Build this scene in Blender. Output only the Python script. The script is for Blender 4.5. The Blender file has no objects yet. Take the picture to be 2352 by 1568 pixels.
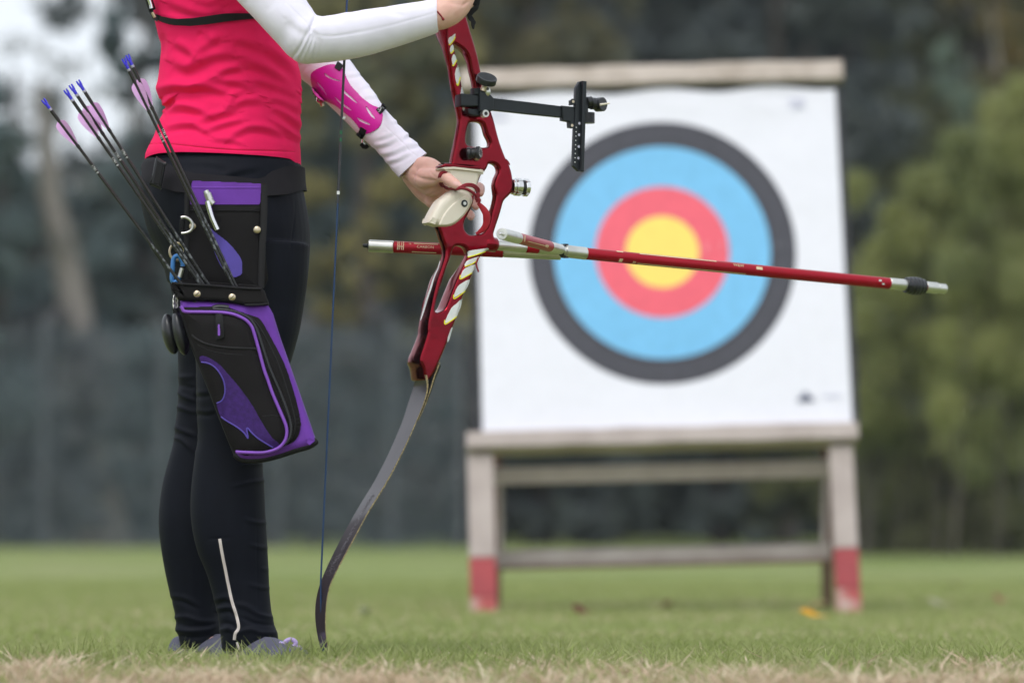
import bpy, bmesh, math, random
import numpy as np
from mathutils import Vector, Matrix, noise
from mathutils.bvhtree import BVHTree
from mathutils.geometry import tessellate_polygon
R = math.radians
random.seed(7); rng = np.random.default_rng(7)
SC = bpy.context.scene
COL = SC.collection

# ------------------------------------------------------------------ camera
K = 8820.0            # focal length in the 2352 px frame (135 mm on 36 mm)
PITCH = math.atan(438 / K)
CAM = Vector((0, 0, 0.25))
cd = bpy.data.cameras.new('camera'); cam = bpy.data.objects.new('camera', cd); COL.objects.link(cam)
cd.lens = 135; cd.sensor_width = 36; cd.clip_start = 0.1; cd.clip_end = 600
cam.location = CAM; cam.rotation_euler = (R(90) + PITCH, 0, 0)
cd.dof.use_dof = True; cd.dof.focus_distance = 7.2; cd.dof.aperture_fstop = 2.6; cd.dof.aperture_blades = 0
SC.camera = cam

# ------------------------------------------------------------------ world: overcast sky, one very soft sun
SUN_EL, SUN_AZ = R(58), R(200)
w = bpy.data.worlds.new('World'); SC.world = w; w.use_nodes = True
nt = w.node_tree; nt.nodes.clear()
out = nt.nodes.new('ShaderNodeOutputWorld'); bg = nt.nodes.new('ShaderNodeBackground')
sky = nt.nodes.new('ShaderNodeTexSky'); sky.sky_type = 'NISHITA'; sky.sun_disc = False
sky.sun_elevation = SUN_EL; sky.sun_rotation = SUN_AZ; sky.air_density = 1.0; sky.dust_density = 4.0; sky.ozone_density = 1.0
hs = nt.nodes.new('ShaderNodeHueSaturation'); hs.inputs['Saturation'].default_value = 0.30
cl_ = nt.nodes.new('ShaderNodeMix'); cl_.data_type = 'RGBA'; cl_.inputs[0].default_value = 0.6; cl_.inputs[7].default_value = (6.3, 6.75, 7.3, 1)   # even cloud cover
nt.links.new(sky.outputs[0], hs.inputs['Color']); nt.links.new(hs.outputs[0], cl_.inputs[6]); nt.links.new(cl_.outputs[2], bg.inputs[0])
bg.inputs[1].default_value = 0.15
nt.links.new(bg.outputs[0], out.inputs[0])
sd = bpy.data.lights.new('sun', 'SUN'); sd.energy = 0.7; sd.angle = R(25); sd.color = (1, 0.97, 0.93)
sun = bpy.data.objects.new('sun', sd); COL.objects.link(sun)
# the sun stands high, behind the camera's left shoulder
sdir = Vector((-0.45 * math.cos(SUN_EL), -0.89 * math.cos(SUN_EL), math.sin(SUN_EL)))
sun.rotation_euler = sdir.to_track_quat('Z', 'Y').to_euler()
SC.view_settings.view_transform = 'Standard'; SC.view_settings.look = 'None'
SC.view_settings.exposure = 0.36; SC.view_settings.gamma = 1
SC.cycles.use_denoising = True
SC.cycles.max_bounces = 6; SC.cycles.transparent_max_bounces = 8

# ------------------------------------------------------------------ pixel <-> world helpers
F = Vector((0, math.cos(PITCH), math.sin(PITCH))); U = Vector((0, -math.sin(PITCH), math.cos(PITCH)))
def ray(px, py):
    return F + Vector(((px - 1176) / K, 0, 0)) + U * (-(py - 784) / K)
def at(px, py, Y):
    d = ray(px, py); return CAM + d * (Y / d.y)
def proj_np(V):
    V = np.asarray(V) - np.array(CAM); dep = V @ np.array(F)
    return 1176 + K * V[:, 0] / dep, 784 - K * (V @ np.array(U)) / dep
PPM = K / 7.3
def zf(x0, y0, s):
    return lambda x, y: ((x0 + x / s) * 0.57422, (y0 + y / s) * 0.57422)
r1 = zf(500, 0, 2.24); r2 = zf(1400, 0, 1.96); r3 = zf(1450, 550, 2.8514); r4 = zf(100, 150, 2.8514)
r5 = zf(550, 600, 2.6133); r6 = zf(550, 1100, 1.96); s1 = zf(1400, 850, 2.24); s2 = zf(2300, 900, 1.47)
s3 = zf(1150, 1450, 1.2243); s4 = zf(550, 1700, 1.5213); s6 = zf(0, 2400, 1.68)
t5 = zf(1700, 0, 7.84); z6 = zf(1150, 200, 3.136); z7 = zf(600, 0, 3.1367)
def L(fn, pts): return [fn(*p) for p in pts]

TH = R(28)
BU = Vector((math.cos(TH), math.sin(TH), 0)); BN = Vector((math.sin(TH), -math.cos(TH), 0)); BZ = Vector((0, 0, 1))
BC = at(1060, 560, 7.2)
def bowpt(px, py, off=0.0):      # point on the bow's side plane (off = metres towards the viewer's side of it)
    d = ray(px, py); o = BC + BN * off
    t = (o - CAM).dot(BN) / d.dot(BN); return CAM + d * t

# ------------------------------------------------------------------ materials
def mat(name, color, rough=0.6, metal=0.0, **k):
    m = bpy.data.materials.new(name); m.use_nodes = True; n = m.node_tree; b = n.nodes['Principled BSDF']
    b.inputs['Roughness'].default_value = rough; b.inputs['Metallic'].default_value = metal
    c = tuple(color) + (1,)
    b.inputs['Base Color'].default_value = c
    tc = n.nodes.new('ShaderNodeTexCoord')
    vary = k.get('vary', 0.06); sc = k.get('scale', 30)
    nz = n.nodes.new('ShaderNodeTexNoise'); nz.inputs['Scale'].default_value = sc; nz.inputs['Detail'].default_value = 5
    n.links.new(tc.outputs['Object'], nz.inputs['Vector'])
    mx = n.nodes.new('ShaderNodeMix'); mx.data_type = 'RGBA'
    lo = tuple(x * (1 - vary * 2) for x in color) + (1,)
    hi = tuple(min(1, x * (1 + vary * 2)) for x in color) + (1,)
    if 'color2' in k: hi = tuple(k['color2']) + (1,); lo = c
    mx.inputs[6].default_value = lo; mx.inputs[7].default_value = hi
    rp = n.nodes.new('ShaderNodeMapRange'); rp.inputs[1].default_value = k.get('lo', 0.3); rp.inputs[2].default_value = k.get('hi', 0.7)
    n.links.new(nz.outputs[0], rp.inputs[0]); n.links.new(rp.outputs[0], mx.inputs[0]); n.links.new(mx.outputs[2], b.inputs['Base Color'])
    if k.get('island'):
        g = n.nodes.new('ShaderNodeNewGeometry'); mx2 = n.nodes.new('ShaderNodeMix'); mx2.data_type = 'RGBA'
        mp = n.nodes.new('ShaderNodeMapRange'); mp.inputs[3].default_value = 0; mp.inputs[4].default_value = k['island']
        n.links.new(g.outputs['Random Per Island'], mp.inputs[0]); n.links.new(mp.outputs[0], mx2.inputs[0])
        n.links.new(mx.outputs[2], mx2.inputs[6]); mx2.inputs[7].default_value = tuple(k['islandcol']) + (1,)
        n.links.new(mx2.outputs[2], b.inputs['Base Color'])
    if 'weave' in k:
        wv = n.nodes.new('ShaderNodeTexNoise'); wv.inputs['Scale'].default_value = k['weave']; wv.inputs['Detail'].default_value = 3
        n.links.new(tc.outputs['Object'], wv.inputs['Vector'])
        bp = n.nodes.new('ShaderNodeBump'); bp.inputs['Strength'].default_value = k.get('bump', 0.25); bp.inputs['Distance'].default_value = k.get('bdist', 0.001)
        n.links.new(wv.outputs[0], bp.inputs['Height']); n.links.new(bp.outputs[0], b.inputs['Normal'])
    if 'coat' in k: b.inputs['Coat Weight'].default_value = k['coat']; b.inputs['Coat Roughness'].default_value = k.get('coatr', 0.06)
    if 'spec' in k: b.inputs['Specular IOR Level'].default_value = k['spec']
    if 'sheen' in k: b.inputs['Sheen Weight'].default_value = k['sheen']
    if 'sss' in k:
        b.inputs['Subsurface Weight'].default_value = k['sss']; b.inputs['Subsurface Scale'].default_value = 0.006
        b.inputs['Subsurface Radius'].default_value = (1, 0.35, 0.2)
    if 'trans' in k:      # translucent leaf / blade
        tr = n.nodes.new('ShaderNodeBsdfTranslucent'); ms = n.nodes.new('ShaderNodeMixShader'); ms.inputs[0].default_value = k['trans']
        src = b.inputs['Base Color'].links[0].from_socket
        n.links.new(src, tr.inputs[0]); n.links.new(b.outputs[0], ms.inputs[1]); n.links.new(tr.outputs[0], ms.inputs[2])
        n.links.new(ms.outputs[0], n.nodes['Material Output'].inputs[0])
    return m
M = {}
M['shirt'] = mat('pink_jersey', (0.86, 0.015, 0.118), 0.8, weave=900, bump=0.3, vary=0.02, spec=0.12)
M['seam'] = mat('pink_seam', (0.6, 0.01, 0.05), 0.8)
M['white'] = mat('white_jersey', (0.82, 0.79, 0.91), 0.85, weave=900, bump=0.25, spec=0.1, vary=0.02)
M['pants'] = mat('black_stretch', (0.0055, 0.0068, 0.012), 0.6, weave=1200, bump=0.2, vary=0.05, spec=0.10)
M['reflect'] = mat('reflective_piping', (0.62, 0.55, 0.52), 0.5)
M['skin'] = mat('skin', (0.74, 0.43, 0.36), 0.5, vary=0.05, scale=60, sss=0.12, weave=300, bump=0.12, color2=(0.80, 0.50, 0.42), spec=0.3)
M['nail'] = mat('finger_nail', (0.78, 0.46, 0.42), 0.28)
M['hair'] = mat('brown_hair', (0.10, 0.05, 0.025), 0.5, weave=200)
M['black'] = mat('black_webbing', (0.008, 0.008, 0.009), 0.6, weave=700, bump=0.4, spec=0.2)
M['blackfab'] = mat('black_nylon', (0.0075, 0.0065, 0.007), 0.7, weave=800, bump=0.5, color2=(0.011, 0.0095, 0.010), scale=15, spec=0.15)
M['blackfab2'] = mat('black_nylon_trim', (0.012, 0.0115, 0.013), 0.6, weave=900, bump=0.4, spec=0.25)
M['belt'] = mat('charcoal_belt', (0.014, 0.0125, 0.016), 0.8, weave=700, bump=0.3, spec=0.2)
M['plastic'] = mat('black_plastic', (0.012, 0.013, 0.016), 0.32, vary=0.02)
M['satinblack'] = mat('anodised_black', (0.014, 0.018, 0.022), 0.38, metal=0.3, weave=500, bump=0.05)
M['purple'] = mat('purple_nylon', (0.155, 0.045, 0.37), 0.6, weave=900, bump=0.4, vary=0.05, spec=0.2)
M['purple2'] = mat('violet_nylon', (0.085, 0.055, 0.36), 0.6, weave=900, bump=0.5, vary=0.08)
M['purple3'] = mat('deep_purple_mesh', (0.042, 0.014, 0.125), 0.6, weave=500, bump=0.6, vary=0.12, spec=0.2, scale=120)
M['piping'] = mat('bright_purple_piping', (0.22, 0.07, 0.48), 0.45)
M['riser'] = mat('red_anodised', (0.20, 0.0003, 0.009), 0.20, metal=1.0, coat=0.35, coatr=0.05, vary=0.12, scale=6, weave=11, bump=0.55, bdist=0.008)
M['rod'] = mat('red_lacquer_rod', (0.36, 0.002, 0.016), 0.36, metal=0.35, coat=0.08, coatr=0.2, vary=0.02, spec=0.3)
M['silver'] = mat('brushed_aluminium', (0.62, 0.62, 0.58), 0.33, metal=0.95)
M['chrome'] = mat('polished_steel', (0.75, 0.75, 0.75), 0.12, metal=1.0)
M['brass'] = mat('pale_brass', (0.60, 0.50, 0.36), 0.3, metal=0.9)
M['cream'] = mat('cream_resin', (0.72, 0.66, 0.54), 0.36, vary=0.03, color2=(0.78, 0.71, 0.60), scale=8)
M['decal'] = mat('pale_decal', (0.72, 0.74, 0.74), 0.3)
M['decalyel'] = mat('yellow_decal', (0.82, 0.80, 0.03), 0.35)
M['gold'] = mat('gold_lettering', (0.72, 0.56, 0.36), 0.4)
M['limb'] = mat('smoked_limb', (0.040, 0.030, 0.036), 0.3, vary=0.1, coat=0.5, coatr=0.08, spec=0.3)
M['limbedge'] = mat('limb_edge', (0.27, 0.21, 0.10), 0.45, vary=0.45, scale=400)
M['limbcore'] = mat('limb_dark_core', (0.012, 0.012, 0.014), 0.5)
M['limbtxt'] = mat('limb_lettering', (0.13, 0.12, 0.135), 0.35)
M['string'] = mat('blue_bowstring', (0.006, 0.036, 0.11), 0.55, weave=900)
M['serving'] = mat('grey_serving', (0.03, 0.033, 0.04), 0.5)
M['green'] = mat('green_thread', (0.01, 0.13, 0.05), 0.6)
M['guard'] = mat('magenta_plastic', (0.66, 0.010, 0.36), 0.45, color2=(0.50, 0.008, 0.28), scale=14, spec=0.3)
M['redcord'] = mat('dark_red_cord', (0.24, 0.008, 0.02), 0.75, weave=900)
M['redstrap'] = mat('bright_red_strap', (0.50, 0.01, 0.03), 0.6, weave=900)
M['vane'] = mat('lilac_vane', (0.90, 0.56, 0.95), 0.42, trans=0.3)
M['nock'] = mat('blue_nock', (0.035, 0.025, 0.62), 0.2, coat=0.5)
M['collar'] = mat('nock_collar', (0.42, 0.40, 0.50), 0.3, metal=0.5)
M['carbon'] = mat('carbon_shaft', (0.016, 0.013, 0.013), 0.32, vary=0.1)
M['camo'] = mat('shaft_camouflage', (0.015, 0.015, 0.016), 0.3, color2=(0.14, 0.15, 0.16), scale=150, lo=0.55, hi=0.62)
M['whitetxt'] = mat('white_lettering', (0.7, 0.72, 0.72), 0.5)
M['blueclip'] = mat('blue_clip', (0.05, 0.20, 0.50), 0.3, metal=0.4)
M['lilac'] = mat('lilac_shoe', (0.33, 0.24, 0.50), 0.7, weave=600)
M['lace'] = mat('lilac_lace', (0.50, 0.38, 0.72), 0.7)
M['greyshoe'] = mat('grey_shoe_mesh', (0.085, 0.085, 0.125), 0.8, weave=600)
M['teal'] = mat('teal_accent', (0.08, 0.50, 0.58), 0.6)
M['sole'] = mat('shoe_sole', (0.30, 0.29, 0.33), 0.8)
M['paper'] = mat('paper', (0.79, 0.79, 0.86), 0.7, weave=6, bump=0.35, bdist=0.02, vary=0.01)
M['pgold'] = mat('print_gold', (0.93, 0.70, 0.15), 0.65, vary=0.02)
M['pred'] = mat('print_red', (0.84, 0.12, 0.17), 0.65, vary=0.03)
M['pblue'] = mat('print_blue', (0.18, 0.50, 0.80), 0.65, vary=0.03)
M['pblack'] = mat('print_black', (0.045, 0.045, 0.06), 0.6, vary=0.05)
M['pline'] = mat('print_ring_line', (0.12, 0.12, 0.145), 0.6)
M['pnum'] = mat('print_numeral', (0.13, 0.13, 0.16), 0.6)
M['pnumr'] = mat('print_numeral_red', (0.95, 0.28, 0.34), 0.6)
M['plogo'] = mat('print_logo', (0.10, 0.11, 0.17), 0.6)
M['plogo2'] = mat('print_logo_pale', (0.60, 0.60, 0.72), 0.6)
M['foam'] = mat('dark_foam', (0.035, 0.036, 0.045), 0.9, weave=60, color2=(0.06, 0.06, 0.065), scale=6)
M['foam2'] = mat('pale_foam', (0.36, 0.37, 0.36), 0.9, weave=60)
M['wood'] = mat('weathered_cream_wood', (0.40, 0.335, 0.315), 0.8, color2=(0.52, 0.45, 0.425), scale=7, weave=50, bump=0.5)
M['woodgrey'] = mat('grey_weathered_wood', (0.30, 0.26, 0.24), 0.85, color2=(0.40, 0.36, 0.34), scale=8, weave=50)
M['woodtop'] = mat('top_rail_wood', (0.60, 0.52, 0.47), 0.8, color2=(0.42, 0.35, 0.30), scale=9, weave=60, bump=0.6)
M['woodbrown'] = mat('brown_stained_wood', (0.10, 0.045, 0.03), 0.8, color2=(0.16, 0.09, 0.06), scale=9)
M['woodred'] = mat('red_painted_wood', (0.42, 0.07, 0.08), 0.75, color2=(0.34, 0.06, 0.07), scale=10)
M['woodpink'] = mat('worn_red_paint', (0.42, 0.09, 0.09), 0.8, color2=(0.52, 0.40, 0.36), scale=16, lo=0.40, hi=0.66)

# ------------------------------------------------------------------ mesh helpers
WORLD = {}
def setp(o, label=None, cat=None, group=None, kind=None):
    if label: o['label'] = label
    if cat: o['category'] = cat
    if group: o['group'] = group
    if kind: o['kind'] = kind
    return o
def thing(name, loc, label, cat, group=None):
    o = bpy.data.objects.new(name, None); o.empty_display_size = 0.1; COL.objects.link(o)
    o.location = loc; WORLD[o.name] = Matrix.Translation(loc); return setp(o, label, cat, group)
def finish(name, me, material, parent=None, smooth=True, angle=40, local=False, **tags):
    if not isinstance(material, (list, tuple)): material = [material]
    if len(me.materials) == 0:
        for m_ in material: me.materials.append(M[m_] if isinstance(m_, str) else m_)
    if smooth:
        me.shade_smooth()
        if angle is not None: me.set_sharp_from_angle(angle=R(angle))
    o = bpy.data.objects.new(name, me); COL.objects.link(o); me.name = name
    if parent is not None:
        o.parent = parent
        if not local: o.matrix_parent_inverse = WORLD.get(parent.name, Matrix()).inverted()
    return setp(o, **tags)
class MB:
    def __init__(s): s.v = []; s.f = []; s.m = []
    def add(s, v, f, mi=0):
        k = len(s.v); s.v += [tuple(p) for p in v]; s.f += [tuple(i + k for i in q) for q in f]; s.m += [mi] * len(f); return s
    def mesh(s):
        me = bpy.data.meshes.new('m'); me.from_pydata(s.v, [], s.f)
        me.polygons.foreach_set('material_index', s.m); me.update(); return me
    def build(s, name, material, parent=None, fix=True, **k):
        me = s.mesh()
        if fix:
            bm = bmesh.new(); bm.from_mesh(me); bmesh.ops.recalc_face_normals(bm, faces=bm.faces); bm.to_mesh(me); bm.free()
        return finish(name, me, material, parent, **k)
def npmesh(V, Fq):
    me = bpy.data.meshes.new('m'); n = len(V); q = len(Fq); w_ = Fq.shape[1]
    me.vertices.add(n); me.vertices.foreach_set('co', np.ascontiguousarray(V, dtype=np.float32).ravel())
    me.loops.add(q * w_); me.loops.foreach_set('vertex_index', np.ascontiguousarray(Fq, dtype=np.int32).ravel())
    me.polygons.add(q); me.polygons.foreach_set('loop_start', np.arange(0, q * w_, w_, dtype=np.int32))
    me.update(calc_edges=True); me.validate(); return me
def evalmesh(o):
    dg = bpy.context.evaluated_depsgraph_get(); dg.update()
    return bpy.data.meshes.new_from_object(o.evaluated_get(dg))
def modmesh(me, mods):
    o = bpy.data.objects.new('tmp', me); COL.objects.link(o)
    for t, kw in mods:
        md = o.modifiers.new(t, t)
        for a, b_ in kw.items(): setattr(md, a, b_)
    r = evalmesh(o); bpy.data.objects.remove(o); return r
def cr(P, n, closed=False):     # catmull-rom resample: n points per segment
    P = [np.array(p, float) for p in P]; N = len(P); o = []
    segs = N if closed else N - 1
    for i in range(segs):
        g = (lambda j: P[j % N]) if closed else (lambda j: P[min(max(j, 0), N - 1)])
        a, b, c, d = g(i - 1), g(i), g(i + 1), g(i + 2)
        for t in np.linspace(0, 1, n, endpoint=False):
            o.append(0.5 * ((2 * b) + (-a + c) * t + (2 * a - 5 * b + 4 * c - d) * t * t + (-a + 3 * b - 3 * c + d) * t ** 3))
    if not closed: o.append(P[-1])
    return o
def tube(P, r, seg=10, caps=True, closed=False):
    P = [Vector(p) for p in P]; n = len(P)
    rs = list(r) if hasattr(r, '__len__') else [r] * n
    v = []; f = []; nrm = None
    for i in range(n):
        if closed: t = P[(i + 1) % n] - P[i - 1]
        else: t = P[min(i + 1, n - 1)] - P[max(i - 1, 0)]
        t.normalize()
        if nrm is None: nrm = t.orthogonal().normalized()
        nrm = (nrm - t * nrm.dot(t)).normalized(); b = t.cross(nrm)
        for k in range(seg):
            a = 2 * math.pi * k / seg; v.append(P[i] + (nrm * math.cos(a) + b * math.sin(a)) * rs[i])
    m = n if closed else n - 1
    for i in range(m):
        for k in range(seg):
            j = (i + 1) % n
            f.append((i * seg + k, i * seg + (k + 1) % seg, j * seg + (k + 1) % seg, j * seg + k))
    if caps and not closed:
        f.append(tuple(range(seg))[::-1]); f.append(tuple((n - 1) * seg + k for k in range(seg)))
    return v, f
def rod(a, b, r0, r1_=None, seg=20, cham=0.0):
    a = Vector(a); b = Vector(b); r1_ = r0 if r1_ is None else r1_
    if cham <= 0: return tube([a, b], [r0, r1_], seg)
    d = (b - a).normalized() * cham
    return tube([a, a + d, b - d, b], [r0 - cham, r0, r1_, r1_ - cham], seg)
def blobtube(chain, seg=18):   # rounded closed tube through (P, r) joints, for the voxel union
    P = [Vector(c[0]) for c in chain]; rr = [c[1] for c in chain]
    Q = cr([tuple(p) + (r_,) for p, r_ in zip(P, rr)], 6)
    pts = [Vector(q[:3]) for q in Q]; rs = [float(q[3]) for q in Q]
    d0 = (pts[0] - pts[1]).normalized(); d1 = (pts[-1] - pts[-2]).normalized()
    pre = [(pts[0] + d0 * rs[0] * math.sin(a), rs[0] * math.cos(a)) for a in (1.35, 1.0, 0.6, 0.3)]
    post = [(pts[-1] + d1 * rs[-1] * math.sin(a), rs[-1] * math.cos(a)) for a in (0.3, 0.6, 1.0, 1.35)]
    al = pre + list(zip(pts, rs)) + post
    return tube([p for p, _ in al], [r_ for _, r_ in al], seg)
def ellipsoid(c, rx, ry, rz, n=16, m=24, rot=None):
    v = []; f = []
    for i in range(1, n):
        th = math.pi * i / n
        for k in range(m):
            a = 2 * math.pi * k / m; p = Vector((rx * math.sin(th) * math.cos(a), ry * math.sin(th) * math.sin(a), rz * math.cos(th)))
            if rot: p = rot @ p
            v.append(Vector(c) + p)
    for i in range(n - 2):
        for k in range(m): f.append((i * m + k, i * m + (k + 1) % m, (i + 1) * m + (k + 1) % m, (i + 1) * m + k))
    f.append(tuple(range(m))[::-1]); f.append(tuple((n - 2) * m + k for k in range(m)))
    return v, f
def loft(secs, npp=10, seg=64, scale=1.0, caps=True, pw=1.0):
    """secs: (ax,ay,bx,by,Y,ry): two silhouette pixels, depth of the centre, half depth in metres"""
    Q = cr(secs, npp); v = []; f = []
    for q in Q:
        ax, ay, bx, by, Y, ry = [float(x) for x in q]
        A = at(ax, ay, Y); B = at(bx, by, Y); c = (A + B) / 2; h = (B - A) / 2 * scale
        for k in range(seg):
            a = 2 * math.pi * k / seg; ca = math.cos(a); sa = math.sin(a)
            if pw != 1: ca = math.copysign(abs(ca) ** pw, ca); sa = math.copysign(abs(sa) ** pw, sa)
            v.append(c + h * ca + Vector((0, ry * scale * sa, 0)))
    n = len(Q)
    for i in range(n - 1):
        for k in range(seg): f.append((i * seg + k, i * seg + (k + 1) % seg, (i + 1) * seg + (k + 1) % seg, (i + 1) * seg + k))
    if caps: f.append(tuple(range(seg))[::-1]); f.append(tuple((n - 1) * seg + k for k in range(seg)))
    return v, f
def strokes_disp(px, py, strokes):
    """fold relief in metres: 's' = ridge above / hollow below, 'v' = groove, 'r' = ridge"""
    D = np.zeros_like(px)
    for pts, w_, A, ty in strokes:
        P = np.array(cr(pts, 6)); n = len(P)
        best = np.full(px.shape, 1e9); sd_ = np.zeros_like(px); tt = np.zeros_like(px)
        sel = (px > P[:, 0].min() - 4 * w_) & (px < P[:, 0].max() + 4 * w_) & (py > P[:, 1].min() - 4 * w_) & (py < P[:, 1].max() + 4 * w_)
        if not sel.any(): continue
        x = px[sel]; y = py[sel]; b = best[sel]; s = sd_[sel]; t_ = tt[sel]
        for i in range(n - 1):
            a = P[i]; d = P[i + 1] - a; l2 = d @ d + 1e-9
            u = np.clip(((x - a[0]) * d[0] + (y - a[1]) * d[1]) / l2, 0, 1)
            ex = x - a[0] - u * d[0]; ey = y - a[1] - u * d[1]; dd = ex * ex + ey * ey
            c = dd < b; b = np.where(c, dd, b)
            sg = d[0] * ey - d[1] * ex
            s = np.where(c, np.sign(sg) * np.sqrt(dd), s); t_ = np.where(c, (i + u) / (n - 1), t_)
        tap = np.sin(np.pi * np.clip(t_ * 0.94 + 0.03, 0, 1)) ** 0.6
        q = s / w_
        if ty == 's': g = -q * np.exp(0.5 - q * q / 2)
        elif ty == 'v': g = -np.exp(-q * q)
        else: g = np.exp(-q * q)
        D[sel] += A * tap * g
    return D
def displace(me, strokes, front=True, nz=0.0, nscale=8):
    n = len(me.vertices); V = np.empty(n * 3, np.float32); me.vertices.foreach_get('co', V); V = V.reshape(-1, 3).astype(float)
    N = np.empty(n * 3, np.float32); me.vertices.foreach_get('normal', N); N = N.reshape(-1, 3)
    px, py = proj_np(V); D = strokes_disp(px, py, strokes)
    if nz:
        D = D + np.array([noise.noise(Vector(p) * nscale) for p in V]) * nz
    V = V + N * D[:, None]
    me.vertices.foreach_set('co', V.astype(np.float32).ravel()); me.update(); return me
def union(parts, voxel, smooth=4, fac=0.5):
    mb = MB()
    for v, f in parts: mb.add(v, f)
    me = mb.mesh(); bm = bmesh.new(); bm.from_mesh(me); bmesh.ops.recalc_face_normals(bm, faces=bm.faces); bm.to_mesh(me); bm.free()
    return modmesh(me, [('REMESH', dict(mode='VOXEL', voxel_size=voxel)), ('SMOOTH', dict(iterations=smooth, factor=fac))])
def bvh_of(me):
    return BVHTree.FromPolygons([tuple(v.co) for v in me.vertices], [tuple(p.vertices) for p in me.polygons])
def inside(px, py, poly):
    x = poly[:, 0]; y = poly[:, 1]; r = np.zeros(px.shape, bool); j = len(x) - 1
    for i in range(len(x)):
        c = ((y[i] > py) != (y[j] > py)) & (px < (x[j] - x[i]) * (py - y[i]) / (y[j] - y[i] + 1e-12) + x[i]); r ^= c; j = i
    return r
def patch(name, outline, mat_, parent, surf, off=0.001, thick=0.0015, holes=(), step=1.6, sm=3, relief=None, puff=0, **k):
    """a thin sheet of real thickness lying on a surface. surf: BVH (seen from the camera) or function px,py->point"""
    O = np.array(cr(outline, sm, True)) if sm > 1 else np.array(outline, float)
    H = [np.array(cr(h, sm, True)) for h in holes]
    x0, y0 = O.min(0) - step; x1, y1 = O.max(0) + step
    nx = int((x1 - x0) / step) + 2; ny = int((y1 - y0) / step) + 2
    gx, gy = np.meshgrid(x0 + np.arange(nx) * step, y0 + np.arange(ny) * step)
    cx = gx[:-1, :-1] + step / 2; cy = gy[:-1, :-1] + step / 2
    ins = inside(cx, cy, O)
    for h in H: ins &= ~inside(cx, cy, h)
    idx = {}; V = []; Fc = []; lastd = None; PX = []
    for j, i in zip(*np.nonzero(ins)):
        q = []
        for a, b in ((j, i), (j, i + 1), (j + 1, i + 1), (j + 1, i)):
            if (a, b) not in idx:
                x = gx[a, b]; y = gy[a, b]
                if callable(surf): p = surf(x, y)
                else:
                    d = ray(x, y).normalized(); h = surf.ray_cast(CAM, d)
                    if h[0] is None:
                        dist = lastd or 7.2
                    else: dist = h[3]; lastd = dist
                    p = CAM + d * dist
                d = (p - CAM).normalized()
                if relief: p = p - d * relief(x, y)
                idx[(a, b)] = len(V); V.append(p - d * off); PX.append((x, y))
            q.append(idx[(a, b)])
        Fc.append(q[::-1])
    # pull the stair-stepped rim onto the traced line
    cnt = {}
    for q in Fc:
        for a in range(4):
            e = (q[a], q[(a + 1) % 4]); e = (min(e), max(e)); cnt[e] = cnt.get(e, 0) + 1
    nb = {}
    for (a, b), c in cnt.items():
        if c == 1: nb.setdefault(a, []).append(b); nb.setdefault(b, []).append(a)
    for _ in range(3):
        new = {a: (V[a] * 2 + sum((V[x] for x in bs), Vector())) / (2 + len(bs)) for a, bs in nb.items()}
        for a, p in new.items(): V[a] = p
    if puff:
        # raise the middle like a padded panel
        rim = np.array([PX[a] for a in nb]); PXA = np.array(PX)
        for a in range(len(V)):
            dd = math.sqrt(((rim - PXA[a]) ** 2).sum(1).min()); g = 1 - math.exp(-(dd / 14.0) ** 1.3)
            V[a] = V[a] - (V[a] - CAM).normalized() * puff * g
    me = bpy.data.meshes.new(name); me.from_pydata([tuple(p) for p in V], [], Fc); me.update()
    me = modmesh(me, [('SOLIDIFY', dict(thickness=thick, offset=-1.0))])
    return finish(name, me, mat_, parent, **k)
def plate_mesh(outline, frame, thick, bevel, holes=(), res=2, n=4):
    """bevelled plate. frame=(origin,u,v,n): outline already 2-D in that frame, front face at n=0, body behind"""
    cu = bpy.data.curves.new('c', 'CURVE'); cu.dimensions = '2D'; cu.fill_mode = 'BOTH'
    cu.extrude = max(thick / 2 - bevel, 1e-5); cu.bevel_depth = bevel; cu.bevel_resolution = res; cu.offset = -bevel
    for lp in [outline] + list(holes):
        Q = cr(lp, n, True) if n > 1 else lp
        s = cu.splines.new('POLY'); s.points.add(len(Q) - 1)
        for i, q in enumerate(Q): s.points[i].co = (q[0], q[1], 0, 1)
        s.use_cyclic_u = True
    o = bpy.data.objects.new('c', cu); COL.objects.link(o); me = evalmesh(o); bpy.data.objects.remove(o)
    o0, u, v, nn = frame
    mt = Matrix(((u.x, v.x, nn.x, 0), (u.y, v.y, nn.y, 0), (u.z, v.z, nn.z, 0), (0, 0, 0, 1)))
    me.transform(Matrix.Translation(o0 - nn * thick / 2) @ mt)
    me.materials.clear()
    return me
def bow2d(p, off=0.0):
    w_ = bowpt(p[0], p[1], off) - BC; return (w_.dot(BU), w_.z)
def bow_plate(pts, thick, bevel, off=0.0, holes=(), **k):
    fr = (BC + BN * off, BU, BZ, BN)
    return plate_mesh([bow2d(p, off) for p in pts], fr, thick, bevel, [[bow2d(p, off) for p in h] for h in holes], **k)
XV = Vector((1, 0, 0)); NV = Vector((0, -1, 0))
def flat_plate(pts, Y, thick, bevel, holes=(), **k):
    o = at(pts[0][0], pts[0][1], Y)
    c2 = lambda p: ((at(p[0], p[1], Y) - o).x, (at(p[0], p[1], Y) - o).z)
    return plate_mesh([c2(p) for p in pts], (o, XV, BZ, NV), thick, bevel, [[c2(p) for p in h] for h in holes], **k)
def join(mes):
    bm = bmesh.new()
    for m_ in mes: bm.from_mesh(m_)
    me = bpy.data.meshes.new('j'); bm.to_mesh(me); bm.free(); return me
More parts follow.
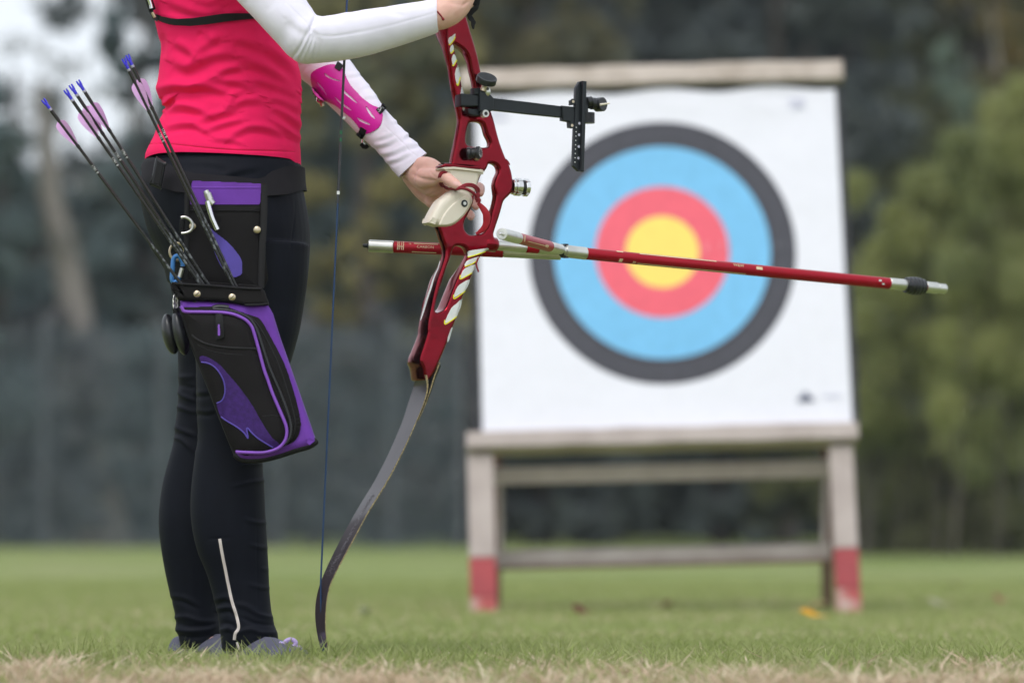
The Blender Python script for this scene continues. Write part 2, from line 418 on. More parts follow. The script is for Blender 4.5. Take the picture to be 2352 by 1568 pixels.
def text_mesh(s, size, origin, u, v, n, depth=0.0004):
    cu = bpy.data.curves.new('t', 'FONT'); cu.body = s; cu.size = size; cu.extrude = depth; cu.resolution_u = 2
    cu.align_x = 'CENTER'; cu.align_y = 'CENTER'
    o = bpy.data.objects.new('t', cu); COL.objects.link(o); me = evalmesh(o); bpy.data.objects.remove(o)
    mt = Matrix(((u.x, v.x, n.x, 0), (u.y, v.y, n.y, 0), (u.z, v.z, n.z, 0), (0, 0, 0, 1)))
    me.transform(Matrix.Translation(origin) @ mt); me.materials.clear(); return me

# ================================================================== SETTING: ground
def gz(y):
    y = np.asarray(y, float)
    return np.interp(y, [-20, 7.3, 10, 13, 45, 70, 400], [0, 0, -0.012, -0.02, 0.14, 0.20, 0.2])
def ground_z(x, y): return gz(y) + 0.004 * np.sin(x * 2.1 + 1) * np.sin(y * 1.7)
ys = np.concatenate([np.linspace(-20, 4, 12), np.linspace(4.2, 16, 90), np.linspace(16.5, 60, 70), np.linspace(65, 400, 20)])
xs = np.concatenate([np.linspace(-200, -8, 20), np.linspace(-7, 7, 100), np.linspace(8, 200, 20)])
X, Yg = np.meshgrid(xs, ys); V = np.stack([X.ravel(), Yg.ravel(), ground_z(X, Yg).ravel()], 1)
nx = len(xs); I = np.arange(len(V)).reshape(len(ys), nx)
Fq = np.stack([I[:-1, :-1].ravel(), I[:-1, 1:].ravel(), I[1:, 1:].ravel(), I[1:, :-1].ravel()], 1)
gm = bpy.data.materials.new('lawn_soil'); gm.use_nodes = True; n_ = gm.node_tree; pb = n_.nodes['Principled BSDF']; pb.inputs['Roughness'].default_value = 0.95
tc = n_.nodes.new('ShaderNodeTexCoord')
def noise_node(scale, detail=4):
    a = n_.nodes.new('ShaderNodeTexNoise'); a.inputs['Scale'].default_value = scale; a.inputs['Detail'].default_value = detail
    n_.links.new(tc.outputs['Object'], a.inputs['Vector']); return a
def ramp(src, pts):
    r_ = n_.nodes.new('ShaderNodeValToRGB'); e = r_.color_ramp.elements
    e[0].position = pts[0][0]; e[0].color = pts[0][1] + (1,); e[1].position = pts[-1][0]; e[1].color = pts[-1][1] + (1,)
    for p, c in pts[1:-1]: q = e.new(p); q.color = c + (1,)
    n_.links.new(src, r_.inputs[0]); return r_
na = noise_node(0.55, 6); nb_ = noise_node(45, 5)
ra = ramp(na.outputs[0], [(0.35, (0.20, 0.27, 0.06)), (0.5, (0.26, 0.32, 0.09)), (0.62, (0.31, 0.345, 0.13)), (0.72, (0.37, 0.345, 0.20))])
rb = ramp(nb_.outputs[0], [(0.3, (0.5, 0.5, 0.5)), (0.7, (1.15, 1.15, 1.1))])
mu = n_.nodes.new('ShaderNodeMix'); mu.data_type = 'RGBA'; mu.blend_type = 'MULTIPLY'; mu.inputs[0].default_value = 1
n_.links.new(ra.outputs[0], mu.inputs[6]); n_.links.new(rb.outputs[0], mu.inputs[7]); n_.links.new(mu.outputs[2], pb.inputs['Base Color'])
bp = n_.nodes.new('ShaderNodeBump'); bp.inputs['Distance'].default_value = 0.03; n_.links.new(nb_.outputs[0], bp.inputs['Height']); n_.links.new(bp.outputs[0], pb.inputs['Normal'])
finish('ground', npmesh(V, Fq), gm, None, angle=None, kind='structure')

# grass blades -------------------------------------------------
def blades(n, y0, y1, hmin, hmax, wid, lean, seed, wx=0.18, dens=None, curl=1.0, tuft=0.0):
    r = np.random.default_rng(seed)
    y = y0 + (y1 - y0) * r.random(n) ** 1.0
    x = (r.random(n) * 2 - 1) * (y * wx + 0.15)
    if dens is not None:
        k = r.random(n) < dens(x, y); x = x[k]; y = y[k]; n = len(x)
    z = ground_z(x, y); h = hmin + (hmax - hmin) * r.random(n) ** 1.3
    if tuft: h = h * (1 + tuft * np.array([noise.noise(Vector((a_ * 7, b_ * 7, seed))) + .5 * noise.noise(Vector((a_ * 23, b_ * 23, seed))) for a_, b_ in zip(x, y)]))
    a = r.random(n) * 2 * np.pi; ln = lean * (0.3 + r.random(n)) * h
    dx = np.cos(a) * ln; dy = np.sin(a) * ln; b = r.random(n) * np.pi
    wx_ = np.cos(b) * wid * (0.6 + 0.8 * r.random(n)); wy_ = np.sin(b) * wid
    base = np.stack([x, y, z - 0.004], 1)
    mid = base + np.stack([dx * 0.35, dy * 0.35, h * 0.6], 1)
    tip = base + np.stack([dx * curl, dy * curl, h], 1)
    W = np.stack([wx_, wy_, np.zeros(n)], 1)
    V = np.stack([base - W, base + W, mid + W * 0.8, mid - W * 0.8, tip - W * 0.12, tip + W * 0.12], 1).reshape(-1, 3)
    o = np.arange(n)[:, None] * 6
    Fq = np.concatenate([o + np.array([0, 1, 2, 3]), o + np.array([3, 2, 5, 4])], 0)
    return npmesh(V, Fq)
def patchy(x, y, s, sh):
    return 0.5 + 0.5 * np.sin(x * s + sh) * np.sin(y * s * 1.3 + sh * 2) 
M['blade'] = mat('grass_blade', (0.24, 0.32, 0.07), 0.6, scale=2.2, color2=(0.35, 0.41, 0.13), trans=0.35, island=0.6, islandcol=(0.42, 0.40, 0.23), spec=0.3)
M['straw'] = mat('straw_blade', (0.62, 0.49, 0.35), 0.6, scale=9, color2=(0.84, 0.76, 0.58), trans=0.3, island=0.55, islandcol=(0.46, 0.27, 0.17), spec=0.3)
finish('lawn_grass', blades(70000, 6.3, 8.6, 0.014, 0.036, 0.0014, 0.9, 1), 'blade', smooth=False, label='short green lawn grass around the archer and the target stand', cat='grass', kind='stuff')
finish('far_lawn_grass', blades(90000, 8.6, 19, 0.014, 0.032, 0.0022, 1.0, 2), 'blade', smooth=False, label='green lawn grass running back under the target to the trees', cat='grass', kind='stuff')
finish('dead_grass', blades(80000, 5.9, 7.1, 0.012, 0.037, 0.0028, 1.8, 3, tuft=0.9, dens=lambda x, y: np.clip((7.02 + 0.16 * np.sin(x * 5.1 + 1) * np.sin(x * 13.7) - y) / 1.1, 0, 0.58) * (0.35 + 0.65 * patchy(x, y, 6, 1))), 'straw', smooth=False,
       label='dry straw coloured grass along the bottom edge, in front of the feet', cat='dry grass', kind='stuff')
finish('tall_grass', blades(46000, 6.0, 7.2, 0.016, 0.050, 0.0017, 0.8, 4, tuft=0.9, dens=lambda x, y: np.clip(0.30 + (y - 6.3) / 0.6, 0.3, 1.0) * (0.35 + 0.65 * patchy(x, y, 9, 2))), 'blade', smooth=False,
       label='longer green blades standing out of the dry grass by the shoes', cat='grass', kind='stuff')
finish('scattered_straw', blades(30000, 7.0, 15, 0.012, 0.03, 0.0022, 1.6, 5, dens=lambda x, y: np.clip(patchy(x, y, 2.3, 4) * patchy(x, y, 5.1, 2) * 1.6 - .15, 0.03, 1)), 'straw', smooth=False,
       label='dry straw blades scattered in patches through the green lawn', cat='dry grass', kind='stuff')

# ================================================================== TREES
def leafcloud(clumps, n, size, seed, flat=0.6, droop=0.0):
    r = np.random.default_rng(seed); C = np.array([c[:3] for c in clumps]); S = np.array([c[3] for c in clumps])
    p = S ** 2.2; p /= p.sum(); k = r.choice(len(C), n, p=p)
    d = r.normal(size=(n, 3)); d /= np.linalg.norm(d, axis=1)[:, None]
    rad = S[k] * r.random(n) ** 0.45
    P = C[k] + d * rad[:, None] * np.array([1, 1, 0.75])
    a = r.normal(size=(n, 3)); a[:, 2] -= droop; a /= np.linalg.norm(a, axis=1)[:, None]
    b = np.cross(a, r.normal(size=(n, 3))); b /= np.linalg.norm(b, axis=1)[:, None]
    s = size * (0.5 + r.random(n))[:, None]
    V = np.stack([P - a * s, P + b * s * flat * 0.5, P + a * s, P - b * s * flat * 0.5], 1).reshape(-1, 3)
    return npmesh(V, np.arange(n * 4).reshape(-1, 4))
def trunk_limbs(base, top, r0, limbs, seed, wob=0.12):
    rr = random.Random(seed); mb = MB(); base = Vector(base); top = Vector(top); P = []
    for i in range(9):
        t = i / 8; P.append(base.lerp(top, t) + Vector((rr.uniform(-1, 1), rr.uniform(-1, 1), 0)) * wob * math.sin(math.pi * t))
    mb.add(*tube(P, [r0 * (1 - 0.75 * i / 8) * (1.25 if i == 0 else 1) for i in range(9)], 10))
    for q in limbs:
        t = min(0.95, max(0.15, (q[2] - base.z) / max(0.1, (top.z - base.z)) * 0.7 + rr.uniform(-.1, .1)))
        a = base.lerp(top, t); b = Vector(q[:3]); m = a.lerp(b, 0.5) + Vector((rr.uniform(-.2, .2), rr.uniform(-.2, .2), rr.uniform(0, .25)))
        mb.add(*tube(cr([a, m, b], 4), [r0 * 0.38 * (1 - 0.8 * i / 8) for i in range(9)], 6))
    return mb
M['bark'] = mat('dark_bark', (0.07, 0.06, 0.055), 0.9, weave=25, bump=0.8, bdist=0.03, color2=(0.12, 0.10, 0.085), scale=4)
M['palebark'] = mat('pale_bark', (0.30, 0.27, 0.24), 0.9, weave=25, bump=0.6, bdist=0.03, color2=(0.30, 0.27, 0.24), scale=5)
def leafmat(name, c1, c2, isl=0.5, ic=(0.1, 0.1, 0.05)):  # blue-grey leaf tones have the bluish mist of the distance mixed into their colour
    M[name] = mat(name, c1, 0.7, scale=0.9, color2=c2, lo=0.42, hi=0.6, trans=0.3, island=isl, islandcol=ic)
leafmat('lf_mist_blue', (0.10, 0.155, 0.165), (0.15, 0.21, 0.21), 0.4, (0.20, 0.21, 0.20))
leafmat('lf_dark', (0.08, 0.105, 0.112), (0.115, 0.14, 0.14), 0.4, (0.15, 0.15, 0.125))
leafmat('lf_olive', (0.36, 0.32, 0.13), (0.13, 0.16, 0.12), 0.45, (0.42, 0.34, 0.13))
leafmat('lf_brown', (0.20, 0.185, 0.10), (0.10, 0.12, 0.10), 0.45, (0.26, 0.22, 0.11))
leafmat('lf_green', (0.29, 0.32, 0.11), (0.17, 0.215, 0.09), 0.45, (0.40, 0.38, 0.15))
leafmat('lf_dkgreen', (0.14, 0.165, 0.08), (0.20, 0.22, 0.09), 0.4, (0.25, 0.21, 0.12))
leafmat('lf_rust', (0.24, 0.17, 0.065), (0.13, 0.11, 0.07), 0.5, (0.30, 0.24, 0.08))
leafmat('lf_grey', (0.12, 0.14, 0.16), (0.155, 0.16, 0.17), 0.5, (0.21, 0.18, 0.15))
leafmat('lf_pale', (0.22, 0.23, 0.21), (0.16, 0.18, 0.17), 0.5, (0.26, 0.24, 0.20))
leafmat('lf_mint', (0.17, 0.23, 0.18), (0.14, 0.19, 0.14), 0.4, (0.2, 0.25, 0.2))
def px2(x, y, Y): p = at(x, y, Y); return p
def tree(name, label, cat, X0, Y, spec, leaf, n, size, bark='bark', r0=0.14, top=None, seed=0, group='trees behind the lawn', droop=0.0, flat=0.6):
    """spec: clumps as (px, py, radius_px) seen at depth Y, or generated"""
    rr = random.Random(seed); base = at(X0, 1240, Y); base.z = float(gz(Y)) - 0.05
    cl = []
    for (x, y, rp) in spec:
        p = at(x, y, Y); s = rp * Y / K; cl.append((p.x, p.y + rr.uniform(-0.6, 0.6), p.z, s))
        for _ in range(3):
            a = rr.uniform(0, 6.28); cl.append((p.x + math.cos(a) * s * 0.8, p.y + rr.uniform(-1, 1), p.z + math.sin(a) * s * 0.7, s * rr.uniform(0.3, 0.55)))
    zt = max(c[2] for c in cl)
    tp = at(*top, Y) if top else Vector((base.x + rr.uniform(-.3, .3), Y, zt))
    t = thing(name, base, label, cat, group)
    trunk_limbs(base, tp, r0, [c for c in cl if c[3] > 0.35][:9], seed).build('trunk', bark, t)
    finish('crown', leafcloud(cl, n, size, seed + 100, flat, droop), leaf, t, smooth=False)
    return t
def grid_spec(x0, x1, y0, y1, step, r_, seed, keep=1.0):
    rr = random.Random(seed); o = []
    y = y0
    while y <= y1:
        x = x0
        while x <= x1:
            if rr.random() < keep: o.append((x + rr.uniform(-.4, .4) * step, y + rr.uniform(-.4, .4) * step, r_ * rr.uniform(0.7, 1.25)))
            x += step
        y += step
    return o
# left group: misty sky gap, pale leaning trunk
tree('evergreen_tree', 'dark blue green evergreen at the left edge of the picture', 'tree', -40, 38, grid_spec(-190, 15, 200, 900, 100, 66, 1), 'lf_mist_blue', 8000, 0.10, seed=11)
tree('leaning_tree', 'bare pale tree leaning left in front of the bright sky gap', 'tree', 235, 38.6, [(75, 220, 60), (150, 150, 55), (40, 110, 50), (110, 330, 60), (190, 420, 45), (160, 560, 50), (310, 280, 45), (240, 230, 40)], 'lf_pale', 700, 0.045, bark='palebark', r0=0.27, top=(95, 190), seed=12)
tree('broadleaf_tree', 'dense blue green tree low behind the leaning pale trunk', 'tree', 120, 42, grid_spec(0, 320, 450, 1000, 100, 66, 2) , 'lf_mist_blue', 12000, 0.10, seed=13)
tree('broadleaf_tree', 'slender dark tree between the bright sky gap and the archer\'s back', 'tree', 330, 42, [(268, 110, 34), (262, 40, 26), (300, 160, 32), (340, 130, 28), (275, 210, 24), (350, 400, 42), (360, 520, 60), (350, 330, 45), (300, 500, 48), (420, 250, 60), (430, 100, 70), (440, 400, 70), (400, -60, 50)], 'lf_mist_blue', 9000, 0.09, seed=14)
tree('broadleaf_tree', 'dark tree directly behind the archer\'s torso and arms', 'tree', 600, 41, grid_spec(460, 760, -300, 1000, 115, 78, 3), 'lf_mist_blue', 13000, 0.10, seed=15)
tree('autumn_tree', 'olive and yellow tree seen between the bowstring and the red bow', 'tree', 880, 39, grid_spec(730, 1060, -200, 800, 78, 46, 4, 0.85), 'lf_olive', 16000, 0.085, seed=16)
tree('broadleaf_tree', 'blue grey tree filling in behind the olive tree', 'tree', 930, 44, grid_spec(760, 1130, -300, 1050, 120, 80, 5), 'lf_mist_blue', 13000, 0.10, seed=17)
tree('autumn_tree', 'brownish tree showing above the left half of the target', 'tree', 1240, 39.5, grid_spec(1090, 1480, -260, 500, 80, 46, 6, 0.8), 'lf_brown', 11000, 0.085, seed=18)
tree('evergreen_tree', 'dark grey tree behind the middle of the target', 'tree', 1400, 43, grid_spec(1150, 1650, -300, 1050, 130, 88, 7), 'lf_dark', 16000, 0.10, seed=19)
tree('evergreen_tree', 'very dark tree above the right half of the target', 'tree', 1800, 42, grid_spec(1640, 2080, -300, 1050, 125, 85, 8), 'lf_dark', 16000, 0.10, seed=20)
tree('broadleaf_tree', 'tall dark tree behind the bamboo at the right', 'tree', 2250, 44, grid_spec(2080, 2480, -300, 1000, 125, 85, 9), 'lf_dkgreen', 14000, 0.10, seed=21)
tree('rusty_tree', 'tree with yellow and rust leaves in the top right corner', 'tree', 2400, 34, [(2300, 30, 42), (2340, 110, 38), (2250, -40, 60), (2370, 200, 50), (2330, -50, 60), (2400, 60, 60), (2290, 190, 24)], 'lf_rust', 2600, 0.07, bark='palebark', r0=0.07, top=(2270, -30), seed=22)
tree('willow', 'thin pale green drooping plant above and right of the target', 'shrub', 2190, 37, [(2185, 180, 26), (2205, 240, 28), (2225, 300, 24), (2160, 130, 22)], 'lf_mint', 700, 0.09, r0=0.03, seed=23, droop=2.5, flat=0.3)
# bamboo like shrubs at the right
def bamboo(label, X0, Y, spec, leaf, n, seed, group='bamboo clumps right of the target'):
    t = thing('bamboo_clump', Vector((at(X0, 1240, Y).x, Y, float(gz(Y)))), label, 'bamboo', group)
    rr = random.Random(seed); mb = MB(); base = at(X0, 1240, Y)
    for i, (x, y, rp) in enumerate(spec[::4]):
        b = Vector((base.x + rr.uniform(-.5, .5), Y + rr.uniform(-.3, .3), float(gz(Y)) - .03)); e = at(x, y, Y)
        m = b.lerp(e, 0.55) + Vector((-(e.x - b.x) * 0.2, 0, 0.2)); mb.add(*tube(cr([b, m, e], 5), [0.011 * (1 - 0.07 * i_) for i_ in range(11)], 6))
    mb.build('stem', 'bark', t)
    cl = []
    for (x, y, rp) in spec:
        p = at(x, y, Y + rr.uniform(-.5, .5)); cl.append((p.x, p.y, p.z, rp * Y / K))
    finish('foliage', leafcloud(cl, n, 0.12, seed + 50, 0.22, 1.6), leaf, t, smooth=False)
bamboo('bright green bamboo clump just right of the target', 2090, 30, grid_spec(1985, 2200, 430, 1000, 62, 36, 91, .9), 'lf_green', 17000, 31)
bamboo('tall green bamboo clump at the right edge of the picture', 2310, 29, [(2300, 270, 48), (2350, 230, 40)] + grid_spec(2200, 2440, 340, 1060, 64, 38, 92, .9), 'lf_green', 20000, 32)
bamboo('darker bamboo clump low down between the target stand and the right edge', 2150, 31, grid_spec(1985, 2430, 980, 1262, 66, 42, 93), 'lf_dkgreen', 24000, 33)
# hedge of shrubs along the far edge of the lawn, behind the netting
cols = ['lf_grey', 'lf_mist_blue', 'lf_grey', 'lf_grey', 'lf_dark', 'lf_dark', 'lf_dkgreen']
labs = ['grey green hedge shrub at the far left edge of the lawn', 'blue green hedge shrub left of the archer\'s legs', 'grey hedge shrub behind the archer\'s legs',
        'grey hedge shrub seen between the bowstring and the lower bow limb', 'dark hedge shrub behind the left leg of the target stand', 'dark hedge shrub seen under the middle of the target',
        'dark green hedge shrub behind the right leg of the target stand']
for i in range(7):
    x0 = -20 + i * 310
    tree('hedge_shrub', labs[i], 'shrub', x0 + 120, 38.5 + (i % 2) * .5, grid_spec(x0 - 60, x0 + 310, 800, 1230, 95, 62, 40 + i), cols[i], 9000, 0.085, r0=0.05, seed=60 + i, group='hedge shrubs along the far edge of the lawn')
M['wood_far'] = M['lf_mist_blue']
cl = []
rr = random.Random(5)
for i in range(520):
    x = rr.uniform(380, 2800); y = rr.uniform(-500, 1230); p = at(x, y, rr.uniform(56, 60)); cl.append((p.x, p.y, p.z, rr.uniform(0.7, 1.1)))
for i in range(160):
    x = rr.uniform(1000, 2200); y = rr.uniform(-500, 500); p = at(x, y, rr.uniform(52, 56)); cl.append((p.x, p.y, p.z, rr.uniform(0.7, 1.0)))
for i in range(110):
    x = rr.uniform(-500, 400); y = rr.uniform(400, 1230); p = at(x, y, rr.uniform(56, 60)); cl.append((p.x, p.y, p.z, rr.uniform(0.6, 0.9)))
for i in range(220):
    x = rr.uniform(-500, 2850); y = rr.uniform(1080, 1245); p = at(x, y, rr.uniform(52, 56)); cl.append((p.x, p.y, p.z, rr.uniform(0.6, 0.9)))
for i in range(26):
    x = rr.uniform(-500, 400); y = rr.uniform(-500, 400); p = at(x, y, rr.uniform(56, 60)); cl.append((p.x, p.y, p.z, rr.uniform(0.2, 0.5)))
for i in range(330):
    x = rr.uniform(-4200, -350) if i % 2 else rr.uniform(2700, 5600); y = rr.uniform(-500, 1240); p = at(x, y, rr.uniform(52, 58)); cl.append((p.x, p.y, p.z, rr.uniform(0.9, 1.3)))
finish('distant_wood', leafcloud(cl, 230000, 0.28, 77), 'lf_dark', smooth=False, label='distant wood closing the view behind the nearer trees', cat='wood', kind='stuff')

# netting fence along the left of the far edge
nm = bpy.data.materials.new('grey_netting'); nm.use_nodes = True; a_ = nm.node_tree
pbn = a_.nodes['Principled BSDF']; pbn.inputs['Base Color'].default_value = (0.085, 0.108, 0.122, 1); pbn.inputs['Roughness'].default_value = 0.9
tcn = a_.nodes.new('ShaderNodeTexCoord'); brk = a_.nodes.new('ShaderNodeTexNoise'); brk.inputs['Scale'].default_value = 3
mr = a_.nodes.new('ShaderNodeMapRange'); mr.inputs[1].default_value = 0.3; mr.inputs[2].default_value = 0.7; mr.inputs[3].default_value = 0.22; mr.inputs[4].default_value = 0.55
a_.links.new(tcn.outputs['Object'], brk.inputs['Vector']); a_.links.new(brk.outputs[0], mr.inputs[0])
a_.links.new(mr.outputs[0], pbn.inputs['Alpha']); M['net'] = nm
M['post'] = mat('grey_post', (0.13, 0.135, 0.15), 0.8)
YF = 37.0
ft = thing('net_fence', (at(500, 1240, YF).x, YF, float(gz(YF))), 'grey netting fence on posts across the left of the far lawn edge', 'fence')
gx = [at(x, 900, YF).x for x in (-150, 100, 370, 640, 900, 1060)]
zt = at(500, 742, YF).z; zb = float(gz(YF))
mb = MB()
for a, b in zip(gx[:-1], gx[1:]):
    nn = 12
    for i in range(nn):
        xa = a + (b - a) * i / nn; xb = a + (b - a) * (i + 1) / nn; wv = lambda t: 0.05 * math.sin(t * 3.1)
        sag = lambda t: -0.06 * math.sin(math.pi * (t - a) / (b - a))
        mb.add([(xa, YF + wv(xa), zb), (xb, YF + wv(xb), zb), (xb, YF + wv(xb), zt + sag(xb)), (xa, YF + wv(xa), zt + sag(xa))], [(0, 1, 2, 3)])
mb.build('netting', 'net', ft, fix=False)
for x in gx:
    p = MB().add(*rod((x, YF + 0.08, zb - 0.05), (x, YF + 0.08, zt + 0.06), 0.035)).build('post', 'post', ft)

# fallen leaves
def leaf_obj(px, py, Y, size, rot, col, label, tilt=0.5):
    p = at(px, py, Y); p.z = float(ground_z(p.x, Y)) + 0.028
    o = bpy.data.objects.new
    prof = [(-1, 0), (-0.7, .32), (-0.25, .52), (.2, .42), (.6, .2), (1, 0)]
    v = []; f = []
    for i, (x, w_) in enumerate(prof):
        zc = 0.25 * x * x
        v += [(x, -w_, zc + w_ * .5), (x, -w_ * .5, zc + w_ * .12), (x, 0, zc), (x, w_ * .5, zc + w_ * .12), (x, w_, zc + w_ * .5)]
    for i in range(len(prof) - 1):
        for k in range(4): f.append((i * 5 + k, i * 5 + k + 1, (i + 1) * 5 + k + 1, (i + 1) * 5 + k))
    v = [Vector(q) * size for q in v]
    k_ = len(v); tv, tf = tube([Vector((1, 0, .25)) * size, Vector((1.3, .05, .3)) * size, Vector((1.6, .15, .25)) * size], size * 0.03, 5)
    mb = MB().add(v, f).add(tv, tf); me = mb.mesh(); me = modmesh(me, [('SOLIDIFY', dict(thickness=0.0006))])
    nm_ = 'leaf_' + label.split()[0]
    M[nm_] = mat('fallen_' + label.split()[0], col, 0.7, scale=40, vary=0.15, trans=0.2)
    ob = finish('fallen_leaf', me, nm_, None, label=label, cat='leaf', group='fallen leaves on the lawn')
    ob.location = p; ob.rotation_euler = (tilt, 0.25, rot)
leaf_obj(1330, 1395, 11.6, 0.032, 0.4, (0.16, 0.05, 0.035), 'dark brown curled leaf on the lawn below the middle of the target', 0.9)
leaf_obj(1860, 1415, 11.0, 0.036, 0.1, (0.72, 0.40, 0.03), 'orange leaf on the grass left of the right front leg of the stand', 0.5)
leaf_obj(1872, 1376, 12.3, 0.042, 3.0, (0.62, 0.50, 0.32), 'pale tan leaf just behind the orange one', 0.5)
leaf_obj(2290, 1352, 13.6, 0.034, 0.8, (0.40, 0.17, 0.12), 'reddish leaf near the right edge of the picture', 1.1)
leaf_obj(2150, 1366, 13.0, 0.036, 0.3, (0.50, 0.47, 0.36), 'greyish pale leaf between the stand and the reddish leaf', 0.4)
leaf_obj(1530, 1370, 12.6, 0.032, 2.0, (0.34, 0.22, 0.15), 'faded brown leaf behind the middle of the lawn under the target', 0.4)
leaf_obj(2195, 1312, 16.5, 0.045, 1.1, (0.48, 0.36, 0.24), 'small tan leaf far back right of the target stand', 0.6)
leaf_obj(835, 1402, 11.3, 0.036, 1.9, (0.55, 0.55, 0.42), 'pale leaf on the lawn right of the lower bow limb', 0.5)

# ================================================================== TARGET STAND
TY = 12.9; TP = TY / K
TO = at(1521, 580, TY)                              # centre of the face
ROLL = R(1.45); TILT = R(14)
Rm = Matrix.Rotation(-ROLL, 3, 'Y') @ Matrix.Rotation(-TILT, 3, 'X')
TU = Rm @ Vector((1, 0, 0)); TV = Rm @ Vector((0, 0, 1)); TN = Rm @ Vector((0, -1, 0))
cT = math.cos(TILT)
def tl(x, y, d=0.0):   # x,y in frame px from the centre of the face (before roll), d metres in front of the paper
    return TO + TU * (x * TP) + TV * (-y * TP / cT) + TN * d
def tbox(x0, x1, y0, y1, d0, d1, mb=None, rag=0.0, mi=0, bev=0.004):
    bm = bmesh.new(); n = 10
    vs = []
    bmesh.ops.create_cube(bm, size=1)
    bmesh.ops.subdivide_edges(bm, edges=[e for e in bm.edges if abs((e.verts[0].co - e.verts[1].co).x) > .5], cuts=14)
    A = tl(x0, y0, d0)
    for v in bm.verts:
        x = x0 + (x1 - x0) * (v.co.x + .5); y = y1 + (y0 - y1) * (v.co.z + .5); d = d0 + (d1 - d0) * (v.co.y + .5)
        if rag: y += noise.noise(Vector((x * .03, v.co.z * 5, d0 * 50))) * rag
        v.co = tl(x, y, d)
    bmesh.ops.recalc_face_normals(bm, faces=bm.faces)
    bmesh.ops.bevel(bm, geom=[e for e in bm.edges if e.calc_face_angle(0) > 1.0], offset=bev, segments=2, affect='EDGES')
    mb = mb or MB(); bm.verts.ensure_lookup_table(); bm.verts.index_update()
    mb.add([v.co.copy() for v in bm.verts], [[v.index for v in f.verts] for f in bm.faces], mi); bm.free(); return mb
st = thing('target_stand', (TO.x, TY, float(gz(TY))), 'wooden target stand with pale frame and red painted lower legs', 'target stand')
tbox(-457, 436, -441, -396, -0.07, 0.035, rag=5).build('top_rail', 'woodtop', st)
tbox(-460, 427, 411, 449, -0.07, 0.05, rag=3).build('ledge', 'wood', st)
def foot_y(x):    # frame y (from centre) where the board plane meets the ground
    lo, hi = 700, 1000
    for _ in range(40):
        m_ = (lo + hi) / 2; p = tl(x, m_, 0)
        if p.z > float(ground_z(p.x, p.y)) - 0.01: lo = m_
        else: hi = m_
    return lo
for x0, x1 in ((-459, -400), (361, 415)):
    fy = foot_y((x0 + x1) / 2)
    lg = tbox(x0, x1, 457, 690, -0.045, 0.015).build('leg', 'wood', st)
    tbox(x0, x1, 690, 778, -0.045, 0.015).build('red_band', 'woodred', lg)
    tbox(x0, x1, 778, fy, -0.045, 0.015).build('foot', 'woodpink', lg)
# side posts behind the butt + rear legs
for sx, a0, a1 in (('l', -432, -404), ('r', 404, 438)):
    tbox(a0, a1, -394, 410, -0.20, -0.135).build('side_post', 'woodgrey', st)
def beam(p, q, w_, h_, mat_, name, **k):
    p = Vector(p); q = Vector(q); d = (q - p).normalized(); s = d.cross(Vector((0, 1, 0)) if abs(d.y) < .9 else Vector((1, 0, 0))).normalized(); t = s.cross(d)
    v = [];
    for e in (p, q):
        for a, b in ((-1, -1), (1, -1), (1, 1), (-1, 1)): v.append(e + s * a * w_ / 2 + t * b * h_ / 2)
    f = [(0, 1, 2, 3), (7, 6, 5, 4)] + [(i, (i + 1) % 4, (i + 1) % 4 + 4, i + 4) for i in range(4)]
    me = MB().add(v, f).mesh(); me = modmesh(me, [('BEVEL', dict(width=0.004, segments=2))])
    return finish(name, me, mat_, st, **k)
for x, xb in ((1141, 1138), (1897, 1900)):
    a = at(x, 300, 13.2); b = at(xb, 1380, 13.45); b.z = float(gz(b.y)) - 0.01
    beam(a, b, 0.036, 0.055, 'woodbrown', 'rear_leg')
a = tl(-418, 478, -0.16); b = tl(385, 480, -0.16); beam(a, b, 0.058, 0.03, 'wood', 'cross_rail')
a = tl(-400, 655, -0.24); b = tl(365, 657, -0.24); beam(a, b, 0.055, 0.06, 'woodgrey', 'cross_rail')
a = tl(-396, 677, -0.23); b = tl(362, 679, -0.23); beam(a, b, 0.012, 0.05, 'woodbrown', 'brace_underside')
for x, x2 in ((-385, -388), (362, 350)):
    a = tl(x, 458, -0.16); b = tl(x2, 640, -0.22); beam(a, b, 0.016, 0.02, 'woodgrey', 'strut')
# butt
bt = tbox(-442, 434, -392, 408, -0.13, -0.006).build('target_butt', 'foam', None, label='thick dark foam target butt standing on the ledge behind the paper face', cat='archery butt')
# face paper with printed rings
pf = thing('paper_target', TO, 'white paper target face with yellow, red, blue and black rings', 'target')
nx, ny = 60, 60; V = []; Fq = []
def papz(x, y):
    return 0.002 + 0.004 * (noise.noise(Vector((x * .006, y * .004, 3))) + 1) + 0.003 * math.exp(-((y + 350 - x * .05) / 14) ** 2) * (0.5 + 0.5 * math.sin(x * .03))
for j in range(ny + 1):
    for i in range(nx + 1):
        x = -423 + 840 * i / nx; y = -382 + 790 * j / ny
        if j == 0: y += 6 * math.sin(i * .35)
        V.append(tl(x, y, papz(x, y)))
for j in range(ny):
    for i in range(nx): Fq.append((j * (nx + 1) + i, j * (nx + 1) + i + 1, (j + 1) * (nx + 1) + i + 1, (j + 1) * (nx + 1) + i))
me = bpy.data.meshes.new('p'); me.from_pydata([tuple(v) for v in V], [], Fq); me.update()
finish('sheet', modmesh(me, [('SOLIDIFY', dict(thickness=0.001))]), 'paper', pf)
